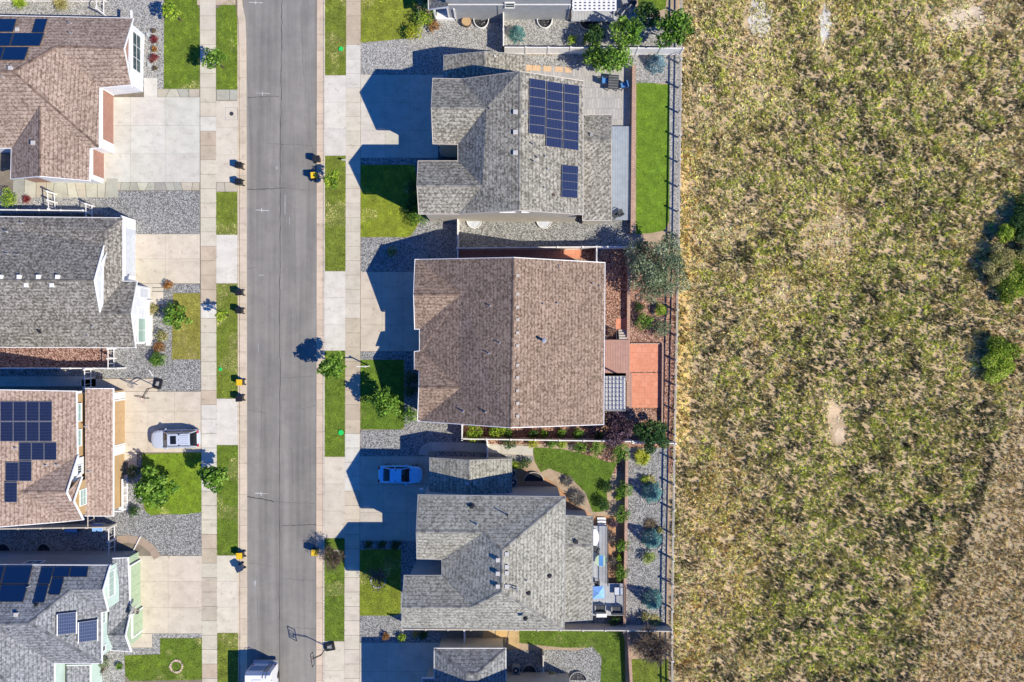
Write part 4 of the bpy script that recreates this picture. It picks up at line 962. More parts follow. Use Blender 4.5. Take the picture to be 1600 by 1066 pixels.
for a, b in ((782,804),(816,826)): opening(h, 'S', Ys, wx(a,6.4), wx(b,6.4), 6.15, 6.6, pane='trim')
mb = MB(); p = U(690,345); mb.box((p.x, Ys-.06, 1), (p.x+.3, Ys, 1.5)); mb.build('meter_box', M['trim_grey'], h)
mb = MB(); p0, p1 = U(676,226), U(722,251); mb.box((p0.x+.6, p1.y, -.02), (p1.x, p0.y, .15)); mb.build('porch_floor', M['cloth_dark'], h)  # floor coloured charcoal to paint in the shade of the entry recess
root = empty('solar_array', tuple(U(865, 180)), 0, 'big stepped block of blue solar panels on the upper right grey roof', 'solar panels', 'solar arrays on the roofs')
def quadgrid(c, nx, ny, g=.02):
    (ax, ay), (bx, by), (cx, cy), (dx, dy) = c; o = []
    P = lambda u, v: ((ax*(1-u)+bx*u)*(1-v)+(dx*(1-u)+cx*u)*v, (ay*(1-u)+by*u)*(1-v)+(dy*(1-u)+cy*u)*v)
    for j in range(ny):
        for i in range(nx): o.append((P((i+g)/nx, (j+g)/ny), P((i+1-g)/nx, (j+g)/ny), P((i+1-g)/nx, (j+1-g)/ny), P((i+g)/nx, (j+1-g)/ny)))
    return o
panels(root, PE, quadgrid(((826.5,122.5),(852.5,126.5),(851.5,211.5),(825.5,209)), 1, 6)+quadgrid(((853.5,127),(879,131),(878,232.5),(852,229)), 1, 7)+quadgrid(((880,131),(905,134.5),(903.5,236),(879,232.5)), 1, 7), 'solar')
root = empty('solar_array', tuple(U(890, 285)), 0, 'small column of blue solar panels on the upper right grey roof', 'solar panels', 'solar arrays on the roofs')
panels(root, PE, quadgrid(((877,257.5),(903.5,260.5),(902,310.5),(876,308.5)), 1, 4), 'solar')

# --- middle brown roofed house
h = hroot(800, 535, 'wide reddish brown roofed house in the middle of the right row')
G_E = [(803,403,8.0),(945,411,4.2),(943,663,4.2),(798,668,8.0)]
G_W = [(803,403,8.0),(798,668,8.0),(656,658,4.2),(720,606,5.7),(660,550,4.3),(656,549,4.25),(656,514,4.25),(720,460,5.9),(655,406,4.25)]
ro = roof(h, [G_E, G_W, [(649,406,4.2),(655,406,4.25),(720,460,5.9),(646.7,460,5.9)], [(646.7,460,5.9),(720,460,5.9),(656,514,4.25),(648.5,514,4.2)],
  [(648,550,4.2),(656,549,4.25),(660,550,4.3),(720,606,5.7),(655,605,5.7),(655,580,4.9),(648,577,4.85)], [(655,605,5.7),(720,606,5.7),(656,658,4.2),(653,656,4.2)]], M['sh_brown2'], 'w_brown')
PE, PW = Plane(G_E), Plane([(803,403,8.0),(798,668,8.0),(656,658,4.2)])
for y in (430.6,459.6,480,499.8,520.2,540.6,571,590.4,610.7,630.4,650.2): vbox(ro, PE, 809, y, .24, .10, 'trim_tan')
vpipe(ro, PE, 849, 532, .95, .13); 
for x, y in ((874,415.5),(926,443),(937,447),(849,475),(871,474)): vpipe(ro, PE, x, y, .3)
for x, y in ((766,478),(781,536),(764,552),(724,643),(759,644)): vpipe(ro, PW, x, y, .35)
Xw = wx(648.5, 4.2)+INS; garage(h, 'W', Xw, wy(418,4.2), wy(504,4.2), 'door_brown', z1=2.3); Xw = wx(655.5, 4.9)+INS; opening(h, 'W', Xw, wy(612,4.9), wy(648,4.9), .9, 2.4, bars=(3, 2))

# --- lower grey house
h = hroot(780, 860, 'pale grey hipped roof house at the lower right with a small north wing')
ez = 7.1
H_E = [(785,860,9.6),(883,777,ez),(881,983,ez),(784,925,9.6)]
H_W = [(755,832,8.7),(785,860,9.6),(784,925,9.6),(737,949,8.6),(691,900,ez),(691,874,ez)]
H_N = [(654,774,ez),(883,777,ez),(785,860,9.6),(755,832,8.7),(651,831,8.7)]
H_S = [(629,949,8.6),(737,949,8.6),(784,925,9.6),(881,983,ez),(628,980,ez)]
ro = roof(h, [H_E, H_W, H_N, H_S, [(651,831,8.7),(755,832,8.7),(691,874,ez),(652,873,ez)], [(632,900,ez),(691,900,ez),(737,949,8.6),(629,949,8.6)]], M['sh_pale'], 'w_grey', trim='trim_grey')
ro2 = roof(h, [[(672,716,3.6),(733,720,4.85),(733,776,4.85),(672,776,3.6)], [(733,720,4.85),(799,718,3.6),(799,776,3.6),(733,776,4.85)]], M['sh_pale'], 'w_grey', trim='trim_grey')
H_R = [(882,853,5.6),(926,853,5.3),(925,968,4.4),(882,971,4.6)]
ro3 = roof(h, [[(882,806,4.6),(926,808,4.4),(926,853,5.3),(882,853,5.6)], H_R], M['sh_pale'], 'w_grey', trim='trim_grey')
PE, PW, PN = Plane(H_E), Plane([(785,860,9.6),(784,925,9.6),(691,874,ez)]), Plane([(654,774,ez),(883,777,ez),(785,860,9.6)])
for y in (874.5, 895.5, 915.5): vbox(ro, PW, 778, y, .30, .22)
for y in (865.5, 885.5, 895, 916): vbox(ro, PE, 792, y, .30, .14)
PR1, PR2 = Plane([(672,716,3.6),(733,720,4.85),(733,776,4.85)]), Plane([(733,720,4.85),(799,718,3.6),(799,776,3.6)])
vbox(ro2, PR1, 730, 755, .26, .2); vbox(ro2, PR2, 742, 754, .26, .14)
PS = Plane([(629,949,8.6),(784,925,9.6),(628,980,ez)])
for x, y, hh in ((807,917,.9),(808,921,.9),(823,907,.3)): vpipe(ro, PE, x, y, hh)
vpipe(ro, PE, 858, 900, .2, .12, 'black'); vpipe(ro, PE, 825, 927, .2, .12, 'black'); vpipe(ro, PN, 737, 792, .25, .14, 'black'); vpipe(ro, PN, 793, 805, .9, .05, 'darkmetal'); vpipe(ro, PN, 745, 820, .4); vpipe(ro, PE, 821, 967, .2, .1, 'black'); vbox(ro3, Plane([(882,806,4.6),(926,808,4.4),(926,853,5.3)]), 900, 846, .3, .2, 'black')
Yn = wy(775.5, ez)-INS
Xw = wx(653.5, ez)+INS; garage(h, 'W', Xw, wy(782,ez), wy(866,ez), 'door_grey', z1=2.3); opening(h, 'W', Xw, wy(805,ez), wy(845,ez), 4.3, 5.6, bars=(3, 2)); Xw = wx(631.5, ez)+INS; opening(h, 'W', Xw, wy(918,ez), wy(960,ez), .9, 2.4, bars=(3, 2))
mb = MB(); p = U(660, 768); mb.box((p.x, Yn, 2.2), (p.x+.35, Yn+.15, 2.5)); mb.build('wall_lamp', M['trim'], h)
mb = MB(); p0, p1 = U(655,874), U(700,900); mb.box((p0.x+.6, p1.y, -.02), (p1.x, p0.y, .15)); mb.build('porch_floor', M['cloth_dark'], h)  # dark floor colour stands in for the recess shade here too

# --- house at the bottom edge
h = hroot(760, 1100, 'grey house at the bottom edge with only its hipped garage wing in view')
ro = roof(h, [[(679,1014,3.7),(790,1014,3.7),(746,1052,4.95),(728,1052,4.95)], [(790,1014,3.7),(790,1120,3.7),(746,1120,4.95),(746,1052,4.95)], [(746,1052,4.95),(746,1120,4.95),(728,1120,4.95),(728,1052,4.95)], [(679,1014,3.7),(728,1052,4.95),(728,1120,4.95),(660,1120,3.4),(660,1061,3.4),(679,1061,3.7)]], M['sh_blue'], 'w_beige')
ro2 = roof(h, [[(655,1097,7.1),(902,1097,7.1),(800,1170,9.4),(720,1170,9.4)], [(902,1097,7.1),(902,1240,7.1),(800,1170,9.4)], [(655,1097,7.1),(720,1170,9.4),(655,1240,7.1)]], M['sh_blue'], 'w_beige')
mb = MB(); p0, p1 = U(785,1050), U(868,1100); mb.box((p0.x, p1.y, 0), (p1.x, p0.y, 3.2)); mb.build('wall', M['w_beige'], h)
# ------------------------------------------------------------------ plants
def leafcloud(centers, radii, n, size, cols, flat=.35, seed=0, vert=1.0):
    r = np.random.default_rng(seed); centers = np.array(centers); radii = np.array(radii)
    w_ = radii[:, 0]*radii[:, 1]; w_ = w_/w_.sum(); k = r.choice(len(centers), n, p=w_)
    d = r.normal(size=(n, 3)); d /= np.linalg.norm(d, axis=1)[:, None]
    rad = r.uniform(.55, 1.06, n)[:, None]
    p = centers[k]+d*rad*radii[k]
    s = size*r.uniform(.6, 1.35, n)
    nrm = d+r.normal(0, .7, (n, 3)); nrm[:, 2] += flat; nrm /= np.linalg.norm(nrm, axis=1)[:, None]
    t = r.normal(size=(n, 3)); t -= (t*nrm).sum(1)[:, None]*nrm; t /= np.linalg.norm(t, axis=1)[:, None]; b = np.cross(nrm, t)
    V = np.stack([p-t*s[:, None], p+b*s[:, None]*.55, p+t*s[:, None], p-b*s[:, None]*.55], 1).reshape(-1, 3)
    V[:, 2] = np.maximum(V[:, 2], .02)
    F = np.arange(n*4).reshape(n, 4)
    cols = np.array(cols); base = r.integers(0, len(cols), len(centers))
    ci = np.where(r.random(n) < .6, base[k], r.integers(0, len(cols), n))
    C = cols[ci]*r.uniform(.7, 1.3, (n, 1)); return V, F, np.repeat(C, 4, 0)
PAL = dict(
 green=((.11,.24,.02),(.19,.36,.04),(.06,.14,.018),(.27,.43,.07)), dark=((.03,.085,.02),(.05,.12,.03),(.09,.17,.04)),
 lime=((.30,.44,.03),(.44,.56,.06),(.17,.30,.03)), yellow=((.42,.46,.03),(.52,.52,.05),(.28,.36,.03)),
 olive=((.19,.24,.12),(.28,.34,.18),(.12,.16,.08),(.38,.43,.27)), teal=((.17,.38,.36),(.30,.54,.50),(.10,.24,.24)),
 blue=((.26,.42,.48),(.42,.58,.62),(.15,.26,.31)), purple=((.07,.035,.05),(.13,.075,.10),(.22,.15,.18),(.04,.025,.03)),
 red=((.25,.03,.04),(.16,.03,.03),(.33,.09,.08)), rust=((.38,.17,.04),(.46,.25,.08),(.25,.12,.04)), brown=((.16,.12,.08),(.23,.18,.12),(.10,.08,.05)),
 bare=((.10,.09,.08),(.17,.16,.14),(.24,.22,.20)), field=((.20,.32,.02),(.34,.47,.04),(.46,.56,.08),(.11,.17,.015)), straw=((.42,.36,.14),(.28,.29,.08),(.5,.45,.2)))
def gpos(px, py, zc):
    p = U(px, py, zc); return Vector((p.x, p.y, 0))
def bigtree(px, py, r, zc, pal, label, name='tree', cat='tree', rz=None, n=None, leaf=.13, seed=1, clumps=16, group=None, trunk_r=.07, spread=.72, sx=1, sy=1):
    """tree whose crown centre shows at image point px,py"""
    g = gpos(px, py, zc); rr = random.Random(seed); rz = rz or r*.75
    t = empty(name, tuple(g), 0, label, cat, group)
    cs, rs = [], []
    for k in range(clumps):
        a = k*2.399+rr.uniform(-.3, .3); q = math.sqrt((k+.5)/clumps)*spread*r*rr.uniform(.8, 1.25); z = zc+rz*(.75*(1-(q/r)**2)-.25)+rr.uniform(-.25, .25)*rz
        cs.append((q*math.cos(a)*sx, q*math.sin(a)*sy, max(.35, z))); s = r*rr.uniform(.16, .38)
        rs.append((s, s, s*.75))
    n = n or int(400*r*r+220*r)
    V, F, C = leafcloud(cs, rs, n, leaf, PAL[pal], seed=seed)
    npmesh('crown', V, F, C, M['leaf'], t)
    m = MB(); top = zc-.2*rz; m.tube((0, 0, -.05), (0, 0, top), trunk_r, trunk_r*.5, 7)
    for k in range(0, clumps, 2):
        z0 = max(.3, top*(.45+.4*rr.random())); m.tube((0, 0, z0), cs[k], trunk_r*.45, trunk_r*.12, 5, 0, False)
    m.build('trunk', M['bark'], t, local=True); return t
def shrub(px, py, r, pal, label, name='shrub', cat='shrub', h=None, seed=1, leaf=.07, n=None, zc=None, sx=1, sy=1, group=None):
    h = h or r*1.1; zc = zc if zc is not None else h*.55; g = gpos(px, py, zc); rr = random.Random(seed)
    t = empty(name, tuple(g), 0, label, cat, group); cs, rs = [], []
    K = 9
    for k in range(K):
        a = k*2.399; q = math.sqrt((k+.5)/K)*r*.68*rr.uniform(.8, 1.2); cs.append((q*math.cos(a)*sx, q*math.sin(a)*sy, h*(.35+.45*(1-(q/r)**2)))); s = r*rr.uniform(.28, .45); rs.append((s, s, min(s, h*.4)))
    V, F, C = leafcloud(cs, rs, n or int(700*r*r+150), leaf, PAL[pal], seed=seed); npmesh('foliage', V, F, C, M['leaf'], t)
    m = MB()
    for k in range(4): m.tube((0, 0, -.03), cs[k], .03, .01, 5, 0, False)
    m.build('stem', M['bark'], t, local=True); return t
def spruce(px, py, r, h, label, pal='teal', seed=1, name='spruce'):
    g = gpos(px, py, h*.3); r_ = np.random.default_rng(seed)
    t = empty(name, tuple(g), 0, label, 'spruce tree'); n = int(1500*r*h*.8)+300
    u = r_.uniform(0, 1, n)**1.5; a = r_.uniform(0, 6.28, n); tier = np.floor(u*9)/9
    rr = r*(1-u)*(.82+.18*np.cos(a*7+tier*20))+.03; q = rr*r_.uniform(.55, 1.03, n)**.6
    p = np.stack([q*np.cos(a), q*np.sin(a), .08+u*h-.12*(q/np.maximum(rr, .05))*.5], 1); p[:, 2] = np.maximum(p[:, 2], .05)
    d = np.stack([np.cos(a), np.sin(a), r_.uniform(-.3, .5, n)], 1); d += r_.normal(0, .35, (n, 3)); d /= np.linalg.norm(d, axis=1)[:, None]
    b = np.cross(d, r_.normal(size=(n, 3))); b /= np.linalg.norm(b, axis=1)[:, None]; s = r_.uniform(.05, .13, n)[:, None]
    V = np.stack([p-d*s*.4-b*s*.32, p-d*s*.4+b*s*.32, p+d*s*1.3], 1).reshape(-1, 3); F = np.arange(n*3).reshape(n, 3)
    cols = np.array(PAL[pal]); C = np.repeat(cols[r_.integers(0, len(cols), n)]*r_.uniform(.75, 1.25, (n, 1)), 3, 0)
    npmesh('crown', V, F, C, M['leaf'], t); m = MB(); m.tube((0, 0, -.05), (0, 0, h*.93), .07, .015, 7); m.build('trunk', M['bark'], t, local=True); return t
def tuft(px, py, r, h, pal, label, name='ornamental_grass', cat='ornamental grass', n=160, seed=1, w_=.05):
    g = gpos(px, py, h*.3); r_ = np.random.default_rng(seed); a = r_.uniform(0, 6.28, n); L = r*r_.uniform(.4, 1.05, n)
    d = np.stack([np.cos(a), np.sin(a)], 1); p = np.stack([-d[:, 1], d[:, 0]], 1)*w_/2; V = np.zeros((n, 5, 3))
    hh = h*r_.uniform(.6, 1, n); b = r_.normal(0, r*.12, (n, 2))
    V[:, 0, :2] = b-p; V[:, 1, :2] = b+p; V[:, 2, :2] = b+d*L[:, None]*.5+p; V[:, 3, :2] = b+d*L[:, None]*.5-p; V[:, 4, :2] = b+d*L[:, None]
    V[:, 2, 2] = V[:, 3, 2] = hh; V[:, 4, 2] = hh*.55
    F = (np.arange(n)*5)[:, None, None]+np.array([(0,1,2),(0,2,3),(3,2,4)])[None]
    cols = np.array(PAL[pal]); C = np.repeat(cols[r_.integers(0, len(cols), n)]*r_.uniform(.75, 1.3, (n, 1)), 5, 0)
    o = npmesh(name, V.reshape(-1, 3), F.reshape(-1, 3), C, M['leaf'], None); o.location = g
    return tag(o, label, cat)
def baretree(px, py, r, zc, label, pal='bare', seed=1, n=220, leafn=500, name='tree', cat='tree', tw=.018):
    g = gpos(px, py, zc); rr = random.Random(seed); t = empty(name, tuple(g), 0, label, cat); m = MB(); m.tube((0, 0, -.05), (0, 0, zc*.5), .06, .045, 7)
    tips = []
    for k in range(11):
        a = k*2.399; q = r*rr.uniform(.5, .9); b = Vector((q*math.cos(a), q*math.sin(a), zc+rr.uniform(-.2, .6)*r)); s = Vector((0, 0, zc*.5*rr.uniform(.7, 1)))
        m.tube(s, b, .035, .015, 5, 0, False)
        for j in range(n//11):
            u = rr.uniform(.25, 1); c = s+(b-s)*u; e = c+Vector((rr.gauss(0, 1), rr.gauss(0, 1), rr.uniform(-.2, .9))).normalized()*r*rr.uniform(.25, .55)
            m.tube(c, e, tw*.6, tw*.3, 3, 0, False); tips.append(e)
    m.build('trunk', M['bark'], t, local=True)
    V, F, C = leafcloud([tuple(x) for x in tips[::2]], [(.12, .12, .1)]*len(tips[::2]), leafn, .05, PAL[pal], seed=seed); npmesh('crown', V, F, C, M['leaf'], t); return t

bigtree(268, 17, .95, 2.4, 'lime', 'small bright tree at the corner of the top left lawn', seed=2, leaf=.12)
bigtree(335, 92, 1.25, 2.6, 'green', 'young street tree shading the pavement at the top left', seed=3, leaf=.13)
bigtree(243, 763, 2.15, 2.3, 'green', 'spiky green tree on the bright lawn before the tan house', seed=4, leaf=.19, clumps=26)
bigtree(336, 745, 1.55, 2.6, 'green', 'street tree overhanging the pavement behind the silver sport utility vehicle', seed=5, leaf=.18, clumps=18)
bigtree(346, 493, .75, 2.2, 'lime', 'thin yellow green sapling between the pavement and two black bins', seed=6, leaf=.10, clumps=9, n=420)
bigtree(519, 282, 1.05, 2.1, 'lime', 'small street tree next to the yellow lidded bin at the upper kerb', seed=7, leaf=.12, clumps=12)
bigtree(520, 573, 1.45, 2.9, 'green', 'street tree throwing a jagged shadow on the road', seed=8, leaf=.17, clumps=14)
bigtree(600, 628, 1.75, 2.6, 'green', 'tree on the lawn before the middle brown roofed house', seed=9, leaf=.15, clumps=20)
baretree(519, 873, 1.3, 2.0, 'bare twiggy brown tree on the grass strip by the yellow bin', 'brown', 3, 800, 900, tw=.024)
baretree(588, 904, 1.35, 2.0, 'thin dark leafed tree half in shade on the lower lawn', 'bare', 4, 300, 900)
bigtree(1027, 415, 3.25, 3.4, 'olive', 'large grey green olive like tree reaching over the rail fence', seed=11, leaf=.10, clumps=40, n=12500, spread=.8, trunk_r=.14)
bigtree(1054, 44, 2.1, 3.2, 'green', 'green tree over the rail fence at the top', seed=12, leaf=.16, clumps=24)
bigtree(1012, 22, 1.5, 1.8, 'dark', 'dark tree inside the top right fence corner', seed=13, leaf=.13)
bigtree(950, 95, 2.3, 1.9, 'green', 'broad leafy tree leaning over the pavers by the top fence', seed=14, leaf=.15, clumps=30, sy=.62, sx=1.3)
bigtree(978, 50, 1.9, 2.6, 'green', 'tall green tree behind the top fence nearest the deck', seed=15, leaf=.15, clumps=22)
bigtree(930, 55, 1.3, 1.8, 'dark', 'dark green tree behind the top fence below the pergola', seed=16, leaf=.13)
shrub(893, 62, .62, 'lime', 'lime shrub behind the top fence, left of its neighbour', seed=17, h=.9)
shrub(916, 62, .55, 'lime', 'lime shrub behind the top fence, right of its twin', seed=18, h=.8)
shrub(976, 68, .45, 'yellow', 'yellow green shrub poking through the top fence under trees', seed=19, h=1.6)
spruce(1026, 98, 1.2, 1.8, 'pale blue spruce in the gravel corner above the artificial turf', 'blue', 20)
spruce(808, 51, .95, 1.9, 'teal spruce on the gravel behind the top edge house', 'teal', 21)
bigtree(963, 670, 1.9, 2.2, 'purple', 'dark purple leafed tree at the corner of the brown roof', seed=22, leaf=.12, clumps=22, n=3600)
bigtree(1018, 678, 1.8, 2.2, 'dark', 'dark green tree below the terracotta patio', seed=23, leaf=.13, clumps=20, n=2900)
tuft(1003, 714, 1.0, .9, 'yellow', 'big yellow green fountain grass at the top of the blue gravel terrace', n=420, seed=24, w_=.07)
spruce(1020, 771, 1.2, 3.0, 'upper blue spruce on the gravel terrace beside the rail fence', 'teal', 25)
spruce(1020, 843, 1.2, 3.0, 'middle blue spruce on the gravel terrace beside the rail fence', 'teal', 26)
spruce(1021, 939, 1.15, 2.9, 'lowest blue spruce on the gravel terrace beside the rail fence', 'teal', 27)
shrub(1013, 871, .85, 'field', 'round green shrub below the middle blue spruce', seed=28)
shrub(1008, 963, .6, 'straw', 'yellowing shrub below the lowest blue spruce', seed=29)
shrub(1006, 748, .5, 'field', 'small shrub above the upper blue spruce', seed=30)
shrub(1031, 829, .5, 'straw', 'yellow weedy shrub touching the middle blue spruce', seed=31)
tuft(1015, 752, .8, .3, 'straw', 'dry mown grass circle above the upper blue spruce', n=220, seed=32)
tuft(1016, 820, .9, .3, 'brown', 'brown dead grass circle above the middle blue spruce', n=240, seed=33)
tuft(1024, 970, .8, .3, 'straw', 'dry grass circle near the lower end of the gravel terrace', n=200, seed=34)
baretree(1019, 1010, 2.0, 1.7, 'leafless grey shrubby tree inside the lower fence corner', 'bare', 35, 1500, 4200, tw=.04)
for i, (x, y, r, p, lb) in enumerate((
 (741,677,.98,'lime','bright lime shrub at the left end of the side yard bed'), (775,674,.9,'lime','second lime shrub in the side yard bed beside the brown roof'), (793,676,.5,'green','small green shrub right of the lime shrubs in the side bed'),
 (833,678,.6,'dark','dark shrub in the middle of the side yard bed'), (850,679,.5,'green','green shrub right of the dark one in the side yard bed'), (877,677,.5,'green','small leafy shrub in the side bed under the roof edge'),
 (903,678,.6,'green','rounded green shrub near the right of the side yard bed'), (935,682,.55,'dark','shrub beside the purple tree in the side yard bed'),
 (797,691,.85,'dark','dark bushy shrub overhanging the garden path by the white fence'), (833,691,.6,'yellow','yellow green shrub at the top of the back lawn'), (862,693,.55,'green','green shrub right of the yellow one along the fence'), (878,694,.5,'lime','lime shrub along the fence above the lawn'),
 (905,699,.7,'green','rounded shrub at the edge of the back lawn by the fence'), (932,702,.85,'green','larger shrub at the right of the fence row above the lawn'), (968,706,1.0,'green','leafy shrub at the lawn corner below the purple tree'),
 (819,724,.6,'dark','spiky dark shrub at the end of the garden path'), (803,727,.55,'lime','lime shrub at the corner of the north wing'), (912,700,.4,'straw','dry shrub by the fence row'),
 (947,762,.6,'dark','dark shrub on the lawn edge beside the retaining wall, upper'), (975,765,.9,'green','green shrub against the upper part of the pink retaining wall'), (943,788,.75,'dark','dark shrub at the lower lawn corner'), (966,777,.4,'lime','clipped lime ball shrub beside the lawn'),
 (973,804,.85,'green','green shrub against the wall above the deck steps'), (972,852,.75,'green','green shrub against the wall beside the deck, upper of two'), (968,871,.42,'lime','small bright ball shrub beside the deck'), (971,895,.8,'green','green shrub against the wall beside the deck, lower of two'),
 (952,838,.6,'bare','greyish dry shrub beside the deck'), (957,876,.45,'bare','dry dark shrub next to the bright ball shrub'), (960,970,.6,'dark','dark shrub under the lower white fence'),
 (998,481,.5,'dark','dark shrub at the top of the orange garden bed'), (1006,503,.95,'green','green shrub in the orange bed above the terracotta patio'), (1031,484,.7,'lime','ringed lime shrub in the orange garden bed'), (1032,514,.95,'olive','grey green shrub in the orange bed near the rail fence'),
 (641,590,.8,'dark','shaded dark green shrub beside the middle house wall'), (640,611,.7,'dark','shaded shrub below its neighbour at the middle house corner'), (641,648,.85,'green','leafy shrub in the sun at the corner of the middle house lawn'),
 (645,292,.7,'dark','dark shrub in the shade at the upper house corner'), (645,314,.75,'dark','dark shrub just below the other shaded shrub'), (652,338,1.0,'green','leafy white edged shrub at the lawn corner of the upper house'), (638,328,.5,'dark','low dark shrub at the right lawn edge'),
 (662,28,1.0,'lime','leafy green bush beside the white steps at the top'), (678,41,.6,'rust','brownish bush below the leafy bush at the top'), (645,50,.95,'yellow','round yellow bush at the corner of the top lawn'), (668,5,1.2,'dark','dark shrub at the top edge beside the grey roof'),
 (240,484,.6,'straw','yellow flowered shrub beside the stepped path'), (263,446,.5,'rust','orange shrub at the corner of the cream driveway'), (253,525,.62,'straw','yellow brown shrub beside the white bay window, upper'), (248,542,.62,'rust','rusty shrub below the yellow brown one'),
 (14,310,.95,'lime','round lime shrub beside the left fence'), (268,484,.9,'green','green shrub by the dry lawn, upper part of the dark clump'),
 (240,48,.28,'brown','small brown perennial at the top of the flower bed'), (241,62,.42,'red','upper dark red perennial in the gravel flower bed'), (241,77,.35,'rust','rusty perennial between the two red ones'), (240,91,.42,'red','lower dark red perennial in the gravel flower bed'), (242,107,.3,'brown','small olive perennial at the bottom of the flower bed'),
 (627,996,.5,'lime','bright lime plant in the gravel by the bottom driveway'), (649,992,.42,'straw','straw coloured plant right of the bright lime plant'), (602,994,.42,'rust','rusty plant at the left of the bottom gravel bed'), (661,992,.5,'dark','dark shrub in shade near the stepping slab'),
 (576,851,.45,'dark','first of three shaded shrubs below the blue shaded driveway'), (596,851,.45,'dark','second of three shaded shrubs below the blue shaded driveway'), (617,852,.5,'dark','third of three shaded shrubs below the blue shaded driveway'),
 (861,1055,.5,'straw','yellow plant beside a window well at the bottom edge'), (108,801,.3,'bare','low dead plant beside the tan house corner'), (209,736,.75,'dark','dark round shrub by the tan house porch'), (209,799,.6,'dark','small dark shrub at the lower corner of the bright lawn'),
 (162,1035,.6,'olive','spiky olive plant by the sage house corner'), (186,1041,.4,'green','small plant in the pale gravel of the sage house'), (152,1052,.45,'bare','dry spiky plant at the bottom left'))):
    shrub(x, y, r*(1.18 if r > .4 else 1), p, lb, seed=100+i, n=int(1000*r*r+220))
bigtree(276, 496, 1.35, 1.5, 'green', 'bushy dark green small tree on the gravel by the dry lawn', seed=40, leaf=.13, clumps=14)
shrub(246, 562, .95, 'green', 'round green juniper on the gravel left of the dry lawn', seed=41, leaf=.06, n=1600, name='juniper')
tuft(43, 312, .6, .5, 'red', 'dark red grass clump beside the left fence', n=120, seed=42)
tuft(32, 4, .95, .7, 'lime', 'left ornamental grass clump behind the top left fence', n=200, seed=43)
tuft(96, 7, .95, .7, 'straw', 'right ornamental grass clump behind the top left fence', n=200, seed=44)
tuft(613, 394, .75, .6, 'straw', 'yellow yucca in the shade line between the upper houses', n=60, seed=45, w_=.12, name='yucca', cat='yucca')
tuft(887, 752, .75, .6, 'bare', 'dark plumed grass at the lawn edge, left of the larger clump', n=220, seed=46)
tuft(902, 778, 1.1, .8, 'bare', 'large dark plumed grass clump beside the back lawn', n=380, seed=47)
tuft(958, 818, .6, .5, 'purple', 'dark spiky grass beside the deck steps', n=160, seed=48)
tuft(158, 1043, .8, .4, 'brown', 'sprawling brown grass under the sage house wall', n=60, seed=49)
# bushes standing in the open field
for i, (x, y, r, sx, sy, p, lb) in enumerate((
 (1557,561,2.35,.92,1.35,'field','big oval green bush standing alone at the right edge of the field'), (1583,440,2.3,1,1.15,'field','dark tipped bush at the right edge, below the straw coloured one'),
 (1560,415,2.2,1,1.35,'straw','straw and olive bush left of the dark tipped one'), (1568,366,1.05,1,1.1,'field','small bush near the top of the right edge clump'), (1597,345,2.2,.8,1.5,'dark','dark green bush cut by the right edge of the picture'), (1600,395,1.1,1,1,'straw','yellowish bush cut by the right edge'))):
    shrub(x, y, r, p, lb, seed=300+i, h=1.5, leaf=.085, n=int(3600*r), sx=sx, sy=sy, name='bush', cat='bush', zc=.6)

# ------------------------------------------------------------------ fences, walls, gates
def vinyl(name, A, B, h, label, mat='white', posts=None, group=None, post=2.4, mz=0, cat='fence', openw=False):
    """solid panel fence between plan points A and B"""
    a, b = U(*A), U(*B); t = empty(name, tuple(a), 0, label, cat, group); L = (b-a).length; n = max(1, round(L/post))
    if openw or abs(A[0]-B[0]) < 4 and A[0] < 400:
        n = max(1, round(L/1.2))
        for z in (.35, h-.1): m = MB(); m.obox(a, b, .07, z, z+.08); m.build('rail', M[mat], t)
        for k in range(int(L/.6)): p = a+(b-a)*(k+.5)*.6/L; m = MB(); m.box((p.x-.015, p.y-.015, .1), (p.x+.015, p.y+.015, h-.05)); m.build('picket', M[mat], t)
    else:
        m = MB(); m.obox(a, b, .05, .03, h-.10); m.build('panel', M[mat], t)
        for z0, z1, w_ in ((h-.13, h, .11), (.04, .16, .10)): m = MB(); m.obox(a, b, w_, z0, z1); m.build('rail', M[mat], t)
    for k in range(n+1):
        p = a+(b-a)*k/n; m = MB(); m.box((p.x-.07, p.y-.07, -.02), (p.x+.07, p.y+.07, h+.04)); m.box((p.x-.09, p.y-.09, h+.04), (p.x+.09, p.y+.09, h+.08)); m.build('post', M[mat], t)
    return t
vinyl('fence', (-60,2), (166,3), 1.8, 'white fence along the top left side yard')
vinyl('fence', (165,-20), (165,25), 1.8, 'short white return fence at the top left', )
vinyl('fence', (-60,331), (142,333), 1.5, 'white fence between the brown and the warm grey house on the left')
vinyl('fence', (88,304), (90,331), 1.6, 'short white return fence beside the lime shrub', )
vinyl('gate', (147,323), (147,344), 1.6, 'white gate beside the warm grey house', cat='gate')
vinyl('fence', (-60,575), (196,575), 1.5, 'white fence between the warm grey and the tan house')
vinyl('fence', (181,545), (181,575), 1.6, 'white return fence at the corner of the reddish gravel')
vinyl('gate', (145,577), (145,605), 1.6, 'white gate beside the tan house', cat='gate')
vinyl('fence', (-60,822), (182,818.5), 1.6, 'tan fence between the tan and the sage green house', 'vinyl_tan')
vinyl('fence', (150,796), (150,819), 1.6, 'short pale return fence at the tan house corner', 'vinyl_tan')
vinyl('gate', (182,820), (182,862), 1.6, 'white gate beside the sage green house', cat='gate')
vinyl('fence', (787,84), (1062,85.5), 1.75, 'long pale fence above the wood tone patio')
vinyl('fence', (787,30), (787,84), 1.75, 'pale fence running up beside the teal spruce')
vinyl('fence', (716,391), (985,388.5), 1.75, 'pale fence between the upper grey and the brown roofed house')
vinyl('gate', (717,344), (717,408), 1.7, 'pale gate fence at the corner of the upper grey house', cat='gate')
